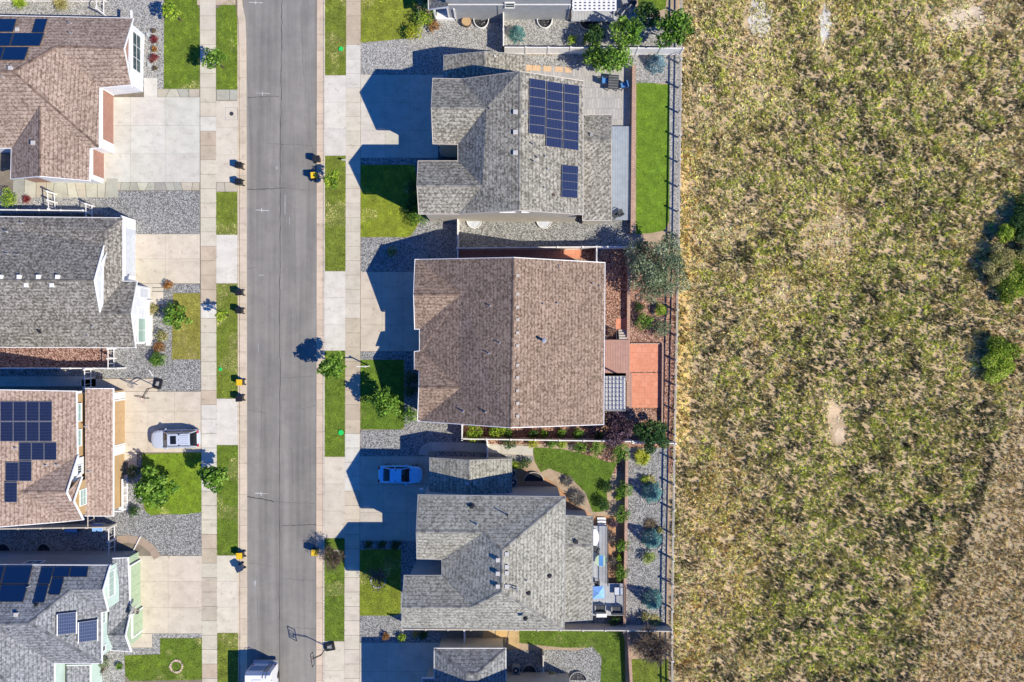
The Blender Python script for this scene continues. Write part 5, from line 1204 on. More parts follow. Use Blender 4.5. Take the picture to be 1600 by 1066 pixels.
vinyl('gate', (930,388), (930,412), 1.5, 'short pale gate at the corner of the brown roof', cat='gate')
vinyl('fence', (723.5,683), (985,687), 1.6, 'white fence between the brown roofed and the lower grey house')
vinyl('fence', (985,689), (1051,690), 1.6, 'end stretch of the white fence near the rail fence')
vinyl('gate', (723.5,660), (723.5,684), 1.6, 'white gate at the left end of the lime shrub bed', cat='gate')
vinyl('gate', (762,686), (762,712), 1.6, 'white gate across the curved garden path', cat='gate')
vinyl('fence', (634,973), (977,975), 1.9, 'pale fence between the lower grey and the bottom edge house', 'vinyl_tan')
vinyl('fence', (977,977), (1045,978), 1.6, 'pale end stretch of the lower fence across the gravel terrace', 'vinyl_tan')
vinyl('gate', (727,975), (727,1004), 1.7, 'white gate over the golden flagstones', cat='gate')
vinyl('fence', (848,1016), (848,1040), 1.5, 'short fence beside a window well at the bottom edge', 'vinyl_tan')
# long rail fence against the field
fl = [(1062.5,-60),(1061,100),(1058.5,300),(1055.5,480),(1051,700),(1047,980),(1048,1066),(1050,1140)]
def fpt(y): return float(np.interp(y, [p[1] for p in fl], [p[0] for p in fl]))
t = empty('rail_fence', tuple(U(fpt(-60), -60)), 0, 'long cream two rail fence between the back yards and the open field', 'fence')
ys = [-55+38.6*k for k in range(32)]
for y in ys:
    p = U(fpt(y), y); m = MB(); m.box((p.x-.075, p.y-.075, -.05), (p.x+.075, p.y+.075, 1.3)); m.box((p.x-.1, p.y-.1, 1.3), (p.x+.1, p.y+.1, 1.34)); m.build('post', M['vinyl_tan'], t)
for z in (.45, 1.02):
    m = MB()
    for a, b in zip(ys, ys[1:]): m.obox(U(fpt(a), a), U(fpt(b), b), .07 if z > 1 else .05, z, z+.15)
    m.build('rail', M['vinyl_tan'], t)
# retaining walls
def rwall(A, B, h, w_, label, mat='block'):
    m = MB(); m.obox(U(*A), U(*B), w_, -.02, h); m.obox(U(*A), U(*B), w_+.05, h, h+.07); tag(m.build('retaining_wall', M[mat], None, loc=None), label, 'retaining wall')
rwall((988.5,106), (986,366), .75, .28, 'orange brown block wall beside the artificial turf')
rwall((981.5,388), (980,640), .55, .26, 'pinkish block wall behind the middle back yard')
rwall((978,706), (974,985), .75, .24, 'pinkish block wall beside the blue gravel terrace')
rwall((980,978), (989,1140), .75, .24, 'brown block wall at the bottom edge beside the lawn')
rwall((985,537), (1034,537), .12, .10, 'thin pale edging on top of the terracotta patio')
rwall((1034.5,537), (1033.5,660), .35, .10, 'pale edging wall on the right of the terracotta patio')

# ------------------------------------------------------------------ bins
def make_bin(label, lid, body='black'):
    t = empty('wheelie_bin', (0, 0, 0), 0, label, 'trash bin', 'wheeled bins set out at the kerb')
    m = MB(); b0, b1 = .22, .29; ring = lambda s, z, sh=0: [(-s*1.05+sh, -s, z), (s*1.05+sh, -s, z), (s*1.05+sh, s, z), (-s*1.05+sh, s, z)]
    A, B = ring(b0, .03), ring(b1, .95)
    for i in range(4): j = (i+1) % 4; m.face([A[i], A[j], B[j], B[i]])
    m.face(A[::-1]); m.box((-.31, -.30, .92), (.33, .30, .97)); m.build('body', M[body], t, local=True)
    m = MB(); m.face([(-.33,-.31,.975),(.30,-.31,1.04),(.30,.31,1.04),(-.33,.31,.975)]); m.face([(-.33,-.31,.95),(.30,-.31,.95),(.30,-.31,1.04),(-.33,-.31,.975)]); m.face([(.30,.31,.95),(-.33,.31,.95),(-.33,.31,.975),(.30,.31,1.04)]); m.face([(-.33,.31,.95),(-.33,-.31,.95),(-.33,-.31,.975),(-.33,.31,.975)]); m.face([(.30,-.31,.95),(.30,.31,.95),(.30,.31,1.04),(.30,-.31,1.04)])
    m.box((-.22, -.2, 1.0), (-.18, .2, 1.035)); m.build('lid', M[lid], t, local=True)
    m = MB(); m.tube((.40,-.24,.98), (.40,.24,.98), .022, .022, 8); m.tube((.28,-.24,.95), (.40,-.24,.98), .02, .02, 6); m.tube((.28,.24,.95), (.40,.24,.98), .02, .02, 6); m.build('handle', M['black'], t, local=True)
    for y in (-.27, .27): m = MB(); m.tube((.30, y-.03, .13), (.30, y+.03, .13), .13, .13, 12); m.build('wheel', M['tyre'], t, local=True)
    return t
def copy_tree(o, parent=None):
    c = o.copy(); COL.objects.link(c)
    if parent: c.parent = parent
    for ch in list(o.children): copy_tree(ch, c)
    return c
b_black = make_bin('black bin at the kerb by the whitish driveway, upper of two', 'black'); b_yel = make_bin('yellow lidded bin by the grass strip on the left, above a black bin', 'yellow')
binspots = [
 (b_black, 377, 261, 0, None), ('b', 377, 287, 5, 'black bin at the kerb by the whitish driveway, lower of two'), ('b', 377.5, 458, 3, 'black bin on the straw patched strip, upper of two'), ('b', 377.5, 486, -4, 'black bin on the straw patched strip, lower of two'),
 ('b', 378, 622, 4, 'black bin just below the upper left yellow lidded bin'), ('n', 378, 885, 25, 'dark blue bin turned askew beside the lower left yellow lidded bin'), ('b', 498, 251, 182, 'black bin at the right kerb above the yellow lidded bin'),
 (b_yel, 379, 597, 0, None), ('y', 379, 865, 3, 'yellow lidded bin at the lower left kerb beside the dark blue bin'), ('y', 494, 277, 184, 'yellow lidded bin at the upper right kerb beside the small street tree'), ('y', 495, 860, 178, 'yellow lidded bin at the lower right kerb among the bare tree shadow')]
for k, x, y, a, lb in binspots:
    if k in ('b', 'y', 'n'):
        o = copy_tree(b_black if k != 'y' else b_yel); o['label'] = lb
        if k == 'n':
            for ch in o.children:
                if ch.data.materials[0] == M['black']: ch.data = ch.data.copy(); ch.data.materials[0] = M['navy']
    else: o = k
    o.location = U(x, y, -.04 if True else 0); o.location.z = -.05; o.rotation_euler.z = math.radians(a)

# ------------------------------------------------------------------ vehicles
def loft(m, rings, mat=0, close=True):
    for A, B in zip(rings, rings[1:]):
        n = len(A)
        for i in range(n-1): m.face([A[i], A[i+1], B[i+1], B[i]], mat)
    if close: m.face(rings[0], mat); m.face(rings[-1][::-1], mat)
def car(name, label, cat, L, Wd, H_, st, gh, pmat, loc, rz, suv=False):
    """st: body stations (x, halfwidth, shoulder z, deck z); gh: windscreen base, roof front, roof rear, rear glass base (x) ; front is +x"""
    t = empty(name, loc, rz, label, cat); hw = Wd/2
    m = MB(); rings = []
    for x, w_, sz, dz in st: rings.append([(x, -w_*.9, .22), (x, -w_, .38), (x, -w_*1.0, sz-.10), (x, -w_*.965, sz), (x, -w_*.80, dz), (x, -w_*.4, dz+.025), (x, 0, dz+.035), (x, w_*.4, dz+.025), (x, w_*.80, dz), (x, w_*.965, sz), (x, w_*1.0, sz-.10), (x, w_, .38), (x, w_*.9, .22)])
    loft(m, rings); m.face([r[0] for r in rings]+[r[-1] for r in rings[::-1]])
    bo = m.build('body', M[pmat], t, local=True, smooth=True)
    x0, x1, x2, x3 = gh; belt = st[len(st)//2][2]-.02; wb = hw*.90; wr = hw*.70; 
    def ring(x, wt, zt): 
        wbx = wb-(.05 if x in (x0, x3) else 0); return [(x, -wbx, belt), (x, -wt, zt-.05), (x, -wt*.85, zt), (x, 0, zt+.03), (x, wt*.85, zt), (x, wt, zt-.05), (x, wbx, belt)]
    m = MB(); loft(m, [ring(x0, wb*.93, belt+.04), ring(x0-(x0-x1)*.5, (wb+wr)/2*.98, belt+(H_-belt)*.56), ring(x1, wr, H_-.02), ring((x1+x2)/2, wr*1.02, H_), ring(x2, wr*.97, H_-.03), ring(x2-(x2-x3)*.55, (wb+wr)/2*.94, belt+(H_-belt)*.5), ring(x3, wb*.9, belt+.04)]); m.build('window_glass', M['carglass'], t, local=True, smooth=True)
    m = MB(); K = 6; rr = []
    for k in range(K+1):
        x = x1-.03+(x2-x1+.06)*k/K; e = .985 if k in (0, K) else 1.0; zz = H_+.012-(.012 if k in (0, K) else 0)-.03*(k/K)
        rr.append([(x, -wr*1.03*e, zz-.065), (x, -wr*.88*e, zz), (x, -wr*.4, zz+.022), (x, 0, zz+.032), (x, wr*.4, zz+.022), (x, wr*.88*e, zz), (x, wr*1.03*e, zz-.065)])
    loft(m, rr, 0, False)
    for sy in (-1, 1):   # pillars
        for xa, za, wa, xb, zb, wb_ in ((x1, H_-.05, wr*1.0, x0, belt+.03, wb*.95), (x2, H_-.06, wr*.99, x3, belt+.04, wb*.93), ((x1+x2)/2-.1, H_-.05, wr*1.04, (x1+x2)/2-.12, belt, wb*1.0)): m.tube((xa, sy*wa, za), (xb, sy*wb_, zb), .045, .05, 6)
        m.tube((x1, sy*wr*1.02, H_-.05), (x2, sy*wr*1.01, H_-.06), .04, .04, 6)
    m.build('roof', M[pmat], t, local=True, smooth=True)
    if suv:
        for sy in (-1, 1): m = MB(); m.tube((x1-.15, sy*wr*.93, H_+.09), (x2+.1, sy*wr*.93, H_+.07), .025, .025, 6); m.tube((x1-.15, sy*wr*.93, H_), (x1-.15, sy*wr*.93, H_+.09), .02, .02, 6); m.tube((x2+.1, sy*wr*.93, H_-.03), (x2+.1, sy*wr*.93, H_+.07), .02, .02, 6); m.build('roof_rail', M['darkmetal'], t, local=True)
        m = MB(); m.box((x1-.95, -wr*.62, H_+.005), (x1-.35, wr*.62, H_+.055)); m.build('sunroof', M['carglass'], t, local=True)
        for k in range(5): m = MB(); y = -wr*.6+k*wr*.3; m.box((x2+.2, y-.012, H_-.02), (x1-1.15, y+.012, H_+.05)); m.build('roof_rib', M[pmat], t, local=True)
    for sy in (-1, 1):
        m = MB(); xm = x0-.35; y0, y1 = sy*wb, sy*(hw+.17); m.box((xm-.06, min(y0, y1), belt+.02), (xm+.07, max(y0, y1), belt+.15)); m.build('mirror', M[pmat], t, local=True)
        m = MB(); xf = st[-1][0]; m.box((xf-.32, sy*hw*.52-.17, .62), (xf-.06, sy*hw*.52+.17, .78)); m.build('headlight', M['glass_pale'], t, local=True)
        m = MB(); xb = st[0][0]; m.box((xb-.02, sy*hw*.72-.13, .75), (xb+.12, sy*hw*.72+.13, 1.02)); m.build('tail_light', M['red'], t, local=True)
        for xw in (L*.31, -L*.29):
            m = MB(); y = sy*(hw-.10); m.tube((xw, y-.11, .33), (xw, y+.11, .33), .33, .33, 18); wv = m.build('wheel', M['tyre'], t, local=True)
            m = MB(); m.tube((xw, y+sy*.08-.035, .33), (xw, y+sy*.08+.035, .33), .2, .2, 12); m.build('rim', M['metal'], wv, local=True)
    m = MB(); m.box((x0+.02, -wb*.7, belt+.035), (x0+.10, wb*.7, belt+.06)); m.build('wiper', M['black'], t, local=True)
    return t
suv_st = [(-2.42,.60,.80,.88),(-2.36,.82,.95,1.0),(-2.1,.92,1.02,1.06),(-1.2,.95,1.05,1.08),(0,.96,1.05,1.08),(1.0,.955,1.03,1.08),(1.35,.95,1.0,1.07),(1.8,.92,.92,1.02),(2.15,.85,.84,.95),(2.36,.68,.76,.86),(2.45,.45,.70,.78)]
g = U(279, 684.5); car('parked_car', 'silver sport utility vehicle with a sunroof on the cream driveway', 'car', 4.85, 1.93, 1.75, suv_st, (1.15, .42, -1.95, -2.34), 'p_silver', (g.x, g.y, .03), math.radians(181.5), True)
sed_st = [(-2.22,.55,.72,.84),(-2.16,.75,.84,.92),(-1.95,.86,.93,.99),(-1.3,.90,.96,1.02),(-.4,.91,.95,1.0),(.5,.91,.94,.98),(.95,.90,.91,.97),(1.5,.87,.84,.92),(1.95,.80,.76,.85),(2.2,.62,.70,.77),(2.28,.40,.64,.70)]
g = U(627, 739.5); car('parked_car', 'blue sedan in the shade of the lower grey house', 'car', 4.55, 1.84, 1.45, sed_st, (1.0, .25, -1.0, -1.78), 'p_blue', (g.x, g.y, .03), math.radians(-1))
# camper at the bottom edge
gx0, gx1, gy = U(397,0).x, U(436,0).x, U(0,1030).y
t = empty('camper', ((gx0+gx1)/2, gy-3, -.1), 0, 'white boxy camper with a rear ladder at the bottom edge of the street', 'camper'); hwc = (gx1-gx0)/2
m = MB(); yy = 3.0
m.face([(-hwc,yy-.25,.45),(-hwc,yy-.25,2.6),(-hwc+.05,yy-.45,3.0),(-hwc+.05,-3.2,3.0),(-hwc,-3.2,.45)][::-1]); m.face([(hwc,yy-.25,.45),(hwc,yy-.25,2.6),(hwc-.05,yy-.45,3.0),(hwc-.05,-3.2,3.0),(hwc,-3.2,.45)])
m.face([(-hwc,yy-.25,.45),(hwc,yy-.25,.45),(hwc,yy-.25,2.6),(-hwc,yy-.25,2.6)][::-1]); m.face([(-hwc,yy-.25,2.6),(hwc,yy-.25,2.6),(hwc-.05,yy-.45,3.0),(-hwc+.05,yy-.45,3.0)][::-1]); m.face([(-hwc+.05,yy-.45,3.0),(hwc-.05,yy-.45,3.0),(hwc-.05,-3.2,3.0),(-hwc+.05,-3.2,3.0)][::-1]); m.face([(-hwc,-3.2,.45),(hwc,-3.2,.45),(hwc-.05,-3.2,3.0),(-hwc+.05,-3.2,3.0)])
m.build('body', M['p_white'], t, local=True)
m = MB(); m.box((-hwc+.12, yy-.27, 1.2), (hwc-.75, yy-.235, 2.3)); m.build('rear_window', M['solar_g'] if False else plain('pale_blue_glass', (.20,.30,.45), .15), t, local=True)
m = MB()
for s in (.55, .88): m.tube((s, yy-.15, .7), (s, yy-.15, 2.9), .025, .025, 6); m.tube((s, yy-.15, 2.9), (s, yy-.75, 3.15), .025, .025, 6)
for k in range(8): m.tube((.55, yy-.15, .8+k*.27), (.88, yy-.15, .8+k*.27), .02, .02, 5)
m.build('ladder', M['darkmetal'], t, local=True)
m = MB(); m.box((-hwc+.05, yy-.25, .35), (hwc-.05, yy+.05, .55)); m.build('bumper', M['metal'], t, local=True)
m = MB(); m.box((-.5, 1.2, 3.0), (.4, 2.1, 3.06)); m.build('roof_hatch', M['trim'], t, local=True)
m = MB(); m.box((-hwc+.05, .9, 3.0), (hwc-.05, .95, 3.02)); m.build('roof_seam', M['trim_grey'], t, local=True)
for sx in (-1, 1):
    for y in (1.5, -2.0): m = MB(); m.tube((sx*(hwc-.12)-.13, y, .38), (sx*(hwc-.12)+.13, y, .38), .38, .38, 16); m.build('wheel', M['tyre'], t, local=True)
    m = MB(); m.box((sx*(hwc)-.04, -1.6, .5), (sx*(hwc+.05)+.04, -1.5, .7)); m.box((sx*(hwc-.15)-.08, yy-.27, .75), (sx*(hwc-.15)+.08, yy-.22, 1.0)); m.build('tail_light', M['red'], t, local=True)
m = MB(); m.box((hwc, -3.2, 2.65), (hwc+.14, 1.9, 2.8)); m.build('awning', M['trim'], t, local=True)

# ------------------------------------------------------------------ basketball hoops
def hoop(px, py, dirx, diry, label, hz=3.05, lean=.95, boardmat='clear', bw=1.15):
    g = U(px, py); a = math.atan2(diry, dirx); t = empty('basketball_hoop', (g.x, g.y, .03), a, label, 'basketball hoop')
    m = MB(); m.prism([(-.62,-.42),(.30,-.42),(.45,-.30),(.45,.30),(.30,.42),(-.62,.42)], 0, .16); m.prism([(-.55,-.35),(.25,-.35),(.36,-.25),(.36,.25),(.25,.35),(-.55,.35)], .16, .2); m.build('base', M['black'], t, local=True)
    m = MB(); m.box((-.35,-.16,.2), (.1,.16,.24)); m.build('weight', M['trim_grey'], t, local=True)
    m = MB(); m.tube((.25,0,.1), (.3,0,hz*.75), .05, .05, 8); m.tube((.3,0,hz*.75), (lean,0,hz-.1), .05, .045, 8); m.tube((.3,0,hz*.62), (lean-.02,0,hz-.45), .03, .03, 6); m.tube((-.5,0,.2), (.27,0,1.0), .025, .025, 6); m.build('pole', M['black'], t, local=True)
    x = lean; m = MB(); m.box((x,-bw/2,hz-.38), (x+.03,bw/2,hz+.37)); bd = m.build('backboard', M[boardmat], t, local=True)
    m = MB(); f = .05
    m.box((x-.01,-bw/2-f,hz-.42), (x+.045,bw/2+f,hz-.37)); m.box((x-.01,-bw/2-f,hz+.36), (x+.045,bw/2+f,hz+.41)); m.box((x-.01,-bw/2-f,hz-.37), (x+.045,-bw/2,hz+.36)); m.box((x-.01,bw/2,hz-.37), (x+.045,bw/2+f,hz+.36))
    m.box((x+.03,-.28,hz-.2), (x+.046,.28,hz-.16)); m.box((x+.03,-.28,hz+.2), (x+.046,.28,hz+.24)); m.box((x+.03,-.28,hz-.2), (x+.046,-.24,hz+.2)); m.box((x+.03,.24,hz-.2), (x+.046,.28,hz+.2)); m.build('frame', M['black'], bd, local=True)
    m = MB(); c = (x+.30, 0, hz-.22); n = 20
    for k in range(n):
        a0, a1 = 2*math.pi*k/n, 2*math.pi*(k+1)/n; m.tube((c[0]+.23*math.cos(a0), .23*math.sin(a0), c[2]), (c[0]+.23*math.cos(a1), .23*math.sin(a1), c[2]), .014, .014, 5, 0, False)
    m.box((x+.03,-.06,c[2]-.03), (x+.09,.06,c[2]+.03)); rim = m.build('rim', M['red'], t, local=True)
    m = MB()
    for k in range(12):
        a0 = 2*math.pi*k/12; a1 = a0+.3; a2 = a0-.3
        for q in (a1, a2): m.tube((c[0]+.22*math.cos(a0), .22*math.sin(a0), c[2]), (c[0]+.13*math.cos(q), .13*math.sin(q), c[2]-.4), .008, .008, 3, 0, False)
    m.build('net', M['white'], rim, local=True); return t
hoop(514, 1010, -1, -.16, 'portable basketball hoop at the right kerb near the bottom, facing the street', 2.9, .95)
hoop(247, 601, -.25, -1, 'portable basketball hoop on grey gravel beside the tan house driveway', 2.9, 1.1)
# hoop on the garage of the sage house
p = U(206, 950, 3.0); t = empty('basketball_hoop', (p.x, p.y, 2.5), math.radians(-28), 'small basketball hoop fixed to the sage green garage', 'basketball hoop')
m = MB(); m.box((.25,-.55,.55), (.29,.55,1.3)); m.build('backboard', M['metal'], t, local=True)
m = MB(); m.tube((-.5,-.2,.4), (.25,-.2,.9), .03, .03, 6); m.tube((-.5,.2,.4), (.25,.2,.9), .03, .03, 6); m.build('bracket', M['darkmetal'], t, local=True)
m = MB()
for k in range(20): a0, a1 = 2*math.pi*k/20, 2*math.pi*(k+1)/20; m.tube((.62+.26*math.cos(a0), .26*math.sin(a0), .7), (.62+.26*math.cos(a1), .26*math.sin(a1), .7), .025, .025, 5, 0, False)
rim = m.build('rim', M['darkmetal'], t, local=True); m = MB()
for k in range(16):
    a0 = 2*math.pi*k/16; m.tube((.62+.25*math.cos(a0), .25*math.sin(a0), .7), (.62+.12*math.cos(a0+.3), .12*math.sin(a0+.3), .3), .035, .03, 4, 0, False)
m.build('net', M['trim_tan'], rim, local=True)

# ------------------------------------------------------------------ small street things
def disc(name, px, py, r, z, mat, label, cat, rim=None):
    g = U(px, py); t = empty(name, (g.x, g.y, z), 0, label, cat); m = MB(); m.tube((0,0,-.03), (0,0,.02), r, r, 18); m.build('lid', M[mat], t, local=True)
    m = MB(); m.tube((0,0,-.03), (0,0,.008), r*1.18, r*1.18, 18); m.build('collar', M[rim or mat], t, local=True); return t
M['lime_p'] = plain('green_plastic', (.02,.55,.10), .5)
disc('valve_cover', 533, 676, .24, .1, 'lime_p', 'bright green valve cover in the right grass strip below the street tree', 'valve cover')
disc('valve_cover', 533, 77, .20, .1, 'lime_p', 'bright green valve cover in the right grass strip near the top', 'valve cover')
disc('valve_cover', 345, 577, .16, .1, 'lime_p', 'small green valve cover in the left grass strip', 'valve cover')
disc('meter_cover', 362, 178, .18, .045, 'darkmetal', 'round metal meter cover in the top left apron slab', 'meter cover')
m = MB(); g = U(362,178)
for a, b in (((-.75,-.75),(.75,-.75)),((.75,-.75),(.75,.75)),((.75,.75),(-.75,.75)),((-.75,.75),(-.75,-.75))): m.obox((g.x+a[0]*.85, g.y+a[1]*.85), (g.x+b[0]*.85, g.y+b[1]*.85), .03, .02, .033)
tag(m.build('slab_joint', M['trim_grey']), 'square joint cut round the metal cover', None, None, 'structure')
g = U(577,572); t = empty('sign_post', (g.x, g.y, 0), 0, 'white wooden sign post with a bare side arm on the middle lawn edge', 'sign post')
m = MB(); m.box((-.05,-.05,-.1), (.05,.05,2.1)); m.box((-.07,-.07,2.1), (.07,.07,2.15)); m.build('post', M['white'], t, local=True)
m = MB(); m.box((-.95,-.04,1.80), (-.05,.04,1.89)); m.build('arm', M['white'], t, local=True)
g = U(539,252); t = empty('yard_stake', (g.x, g.y, .1), 0, 'small white stake sign at the edge of the upper right grass strip', 'yard stake')
m = MB(); m.box((-.22,-.02,.25), (.22,.02,.6)); m.build('board', M['white'], t, local=True); m = MB(); m.box((-.015,-.015,-.15), (.015,.015,.25)); m.build('stake', M['metal'], t, local=True)
def ring(px, py, r, label, col, name='stone_ring', n=18, z=.05, s=.12):
    g = U(px, py); m = MB()
    for k in range(n):
        a = 2*math.pi*k/n; x, y = r*math.cos(a), r*math.sin(a); q = s*(1+.25*math.sin(k*5.1))
        m.prism([(g.x+x+q*math.cos(b+a)*(.85+.2*math.sin(k*3+b)), g.y+y+q*math.sin(b+a)) for b in [i*math.pi/3 for i in range(6)]], -.02, z+q*.5, 0, None, tones(col, 1, .15)[0])
    return tag(m.build(name, M['stone']), label, 'stone ring')
ring(276, 1041, .62, 'ring of pinkish stones on the lawn of the sage house', (.55,.42,.33))
ring(1018, 773, 1.15, 'ring of grey stones round the upper blue spruce', (.38,.36,.34), n=34, s=.1)
ring(1018, 843, 1.2, 'ring of grey stones round the middle blue spruce', (.38,.36,.34), n=34, s=.1)
ring(567, 858, .01, 'single small stone at the corner of the lower lawn', (.4,.4,.38), n=1)
ring(525, 866, .42, 'pale stone ring at the foot of the bare twiggy tree', (.50,.48,.44), n=14, s=.08)
ring(1031, 485, .85, 'dark stone ring round the ringed lime shrub', (.16,.14,.13), n=26, s=.1)
ring(998, 466, .3, 'small dark stone ring at the top of the orange bed', (.14,.13,.12), n=12, s=.09)
ring(591, 907, .75, 'pale stone ring under the thin dark leafed tree', (.42,.42,.44), n=20, s=.09)
m = MB()
for i, (x, y, s) in enumerate(((233,55,.38),(234,103,.35),(233,61,.22),(232,98,.2))):
    g = U(x, y); m = MB(); q = [(g.x+s*math.cos(b)*(.8+.2*math.sin(b*3+i)), g.y+s*math.sin(b)*(.9+.15*math.cos(b*2+i))) for b in [k*math.pi/4 for k in range(8)]]
    m.prism(q, 0, s*.4, 0, None, (.36,.37,.36)); q2 = [(g.x+(a-g.x)*.65, g.y+(b-g.y)*.65) for a, b in q]; m.prism(q2, s*.4, s*.62, 0, None, (.42,.43,.42))
    tag(m.build('boulder', M['stone']), ('large grey boulder at the top of the flower bed', 'large grey boulder at the bottom of the flower bed', 'small boulder touching the top one in the flower bed', 'small boulder above the bottom one in the flower bed')[i], 'boulder')
for i, (x, lb) in enumerate(((827,'first peach stepping stone from the left above the pavers'),(839,'second peach stepping stone from the left'),(856,'third peach stepping stone from the left'),(874,'fourth peach stepping stone from the left'),(888,'fifth and rightmost peach stepping stone'))):
    a = U(x-7.2 if i < 4 else x-6, 102.5+i*.9-1); b = U(x+5.6, 110.5+i*.9); m = MB(); m.prism([(a.x,a.y),(b.x,a.y-.03),(b.x-.03,b.y),(a.x+.02,b.y+.04)], 0, .05, 0, None, (.62,.42,.25)); tag(m.build('stepping_stone', M['stone']), lb, 'stepping stone', 'stepping stones above the pavers')
# window wells
def well(px, py, side, label, r=.78, mat='metal', cover=False):
    g = U(px, py); t = empty('window_well', (g.x, g.y, 0), 0, label, 'window well', 'window wells along the house walls'); s = -1 if side == 'S' else 1
    P = [(r*math.cos(a), s*1.0*math.sin(a)*(.95 if r > .7 else 1)) for a in [math.pi*k/14 for k in range(15)]]; m = MB()
    for a, b in zip(P, P[1:]): m.obox(a, b, .07, -.02, .28)
    m.build('rim', M[mat], t, local=True); m = MB(); Q2 = ccw(P); m.face([(x*.95, y*.95, .02 if not cover else .22) for x, y in Q2]); m.build('cover' if cover else 'pit', M['door_grey' if cover else 'black'], t, local=True)
well(741, 343, 'S', 'covered window well below the upper grey house, left one', cover=True, mat='white'); well(850, 343, 'S', 'covered window well below the upper grey house, right one', cover=True, mat='white')
well(752, 31, 'S', 'pale window well at the top edge house beside the downpipe', mat='trim'); well(851, 31, 'S', 'pale window well at the top edge house beside the teal spruce', mat='trim'); well(920, 34, 'S', 'large window well among shrubs at the top', 1.0, 'vinyl_tan')
well(7, 863, 'N', 'dark window well at the left edge beside the sage house', mat='trim_grey'); well(70, 863, 'N', 'dark window well beside the sage house, right of the other', mat='trim_grey')
well(834, 752, 'N', 'brown rimmed window well north of the lower grey house', 1.05, 'trim_tan'); well(827, 1052, 'N', 'dark window well at the bottom edge beside the air conditioner', .75, 'trim_grey'); well(903, 1063, 'N', 'dark window well at the bottom edge, right one', .9, 'trim_grey')
def acunit(px, py, label):
    g = U(px, py); t = empty('air_conditioner', (g.x, g.y, 0), 0, label, 'air conditioner'); m = MB(); m.box((-.4,-.4,0), (.4,.4,.75)); m.build('casing', M['trim_grey'], t, local=True)
    m = MB(); m.tube((0,0,.74), (0,0,.78), .33, .33, 18); f = m.build('fan_grille', M['black'], t, local=True); m = MB(); m.tube((0,0,.78), (0,0,.8), .12, .12, 10); m.build('hub', M['metal'], f, local=True)
acunit(806, 1043, 'grey air conditioner on the gravel at the bottom edge'); acunit(802, 752, 'grey air conditioner beside the north wing of the lower house'); acunit(800, 738, 'second grey unit by the north wing corner')
# barrel planter at top
g = U(729, 36); t = empty('barrel_planter', (g.x, g.y, 0), 0, 'brown barrel planter beside a window well at the top', 'planter'); m = MB(); m.tube((0,0,0), (0,0,.45), .5, .55, 18); m.build('tub', M['bark'], t, local=True); m = MB(); m.tube((0,0,.44), (0,0,.47), .48, .45, 16); m.build('soil', M['door_tan'], t, local=True)

# ------------------------------------------------------------------ decks and yard furniture
def deck(name, x0, y0, x1, y1, z, mat, label, cat='deck', rail=None, railsides='', steps=None):
    a, b = U(x0, y0, z), U(x1, y1, z); t = empty(name, tuple(U(x0, y1)), 0, label, cat)
    m = MB(); m.box((a.x, b.y, z-.18), (b.x, a.y, z)); m.build('deck_floor', M[mat], t)
    m = MB(); nx = max(2, int((b.x-a.x)/2)+1); ny = max(2, int((a.y-b.y)/2.4)+1)
    for i in range(nx):
        for j in range(ny): x = a.x+.1+(b.x-a.x-.2)*i/(nx-1); y = b.y+.1+(a.y-b.y-.2)*j/(ny-1); m.box((x-.06, y-.06, -.02), (x+.06, y+.06, z-.18))
    m.build('support', M['trim_grey'], t)
    if rail:
        segs = {'E': ((b.x-.04, b.y), (b.x-.04, a.y)), 'N': ((a.x, a.y-.04), (b.x, a.y-.04)), 'S': ((a.x, b.y+.04), (b.x, b.y+.04)), 'W': ((a.x+.04, b.y), (a.x+.04, a.y))}
        for s in railsides:
            p, q = segs[s]; m = MB(); m.obox(p, q, .07, z+.9, z+.96); m.obox(p, q, .03, z+.08, z+.11); L = math.dist(p, q); n = max(2, int(L/.14))
            for k in range(n+1): u = (p[0]+(q[0]-p[0])*k/n, p[1]+(q[1]-p[1])*k/n); m.box((u[0]-.012, u[1]-.012, z+.1), (u[0]+.012, u[1]+.012, z+.9))
            m.build('railing', M[rail], t)
    return t
deck('deck', 955.5, 197.5, 987, 344, .55, 'deck_grey', 'blue grey board deck beside the upper grey house')
deck('deck', 943, 531, 983, 596, .75, 'deck_brown', 'brown board deck behind the middle house', rail=None)
deck('deck', 978, 583, 987.5, 640, .5, 'deck_brown', 'narrow brown deck strip beside the terracotta patio')
deck('deck', 943, 583, 978, 640, .75, 'deck_brown', 'brown deck under the white lattice pergola')
deck('deck', 925, 822, 949, 912, .8, 'deck_pale', 'pale narrow deck behind the lower grey house', rail='darkmetal', railsides='E')
deck('deck', 925, 912, 976, 962, .8, 'deck_pale', 'pale wide deck with seats behind the lower grey house', rail='darkmetal', railsides='E')
deck('deck', 893, -40, 993, 33, .5, 'deck_pale', 'shaded deck under the pergola at the top edge')
def steps(x0, x1, y0, n, dy, z, label, mat='trim_tan'):
    t = empty('deck_steps', tuple(U(x0, y0)), 0, label, 'steps')
    for k in range(n):
        a, b = U(x0, y0+dy*k, 0), U(x1, y0+dy*(k+1), 0); m = MB(); zz = z*(k+1)/(n+1); m.box((a.x, b.y+.03, zz-.07), (b.x, a.y-.01, zz)); m.build('tread', M[mat], t)
    for x in (x0-.5, x1+.5): a = U(x, y0); b = U(x, y0+dy*n); m = MB(); m.face([(a.x,a.y,0),(a.x,b.y,0),(a.x,b.y,z-.1)]); m.face([(a.x,a.y,0),(a.x,b.y,z-.1),(a.x,b.y,0)]); m.build('stringer', M['darkmetal'], t)
steps(966, 979, 515, 4, 4, .75, 'four pale steps down from the brown deck'); steps(933, 946, 808, 3, 4.4, .7, 'white edged steps down from the pale narrow deck', 'trim')
m = MB(); z = .75; a, b = U(945,508,z), U(963,532,z)
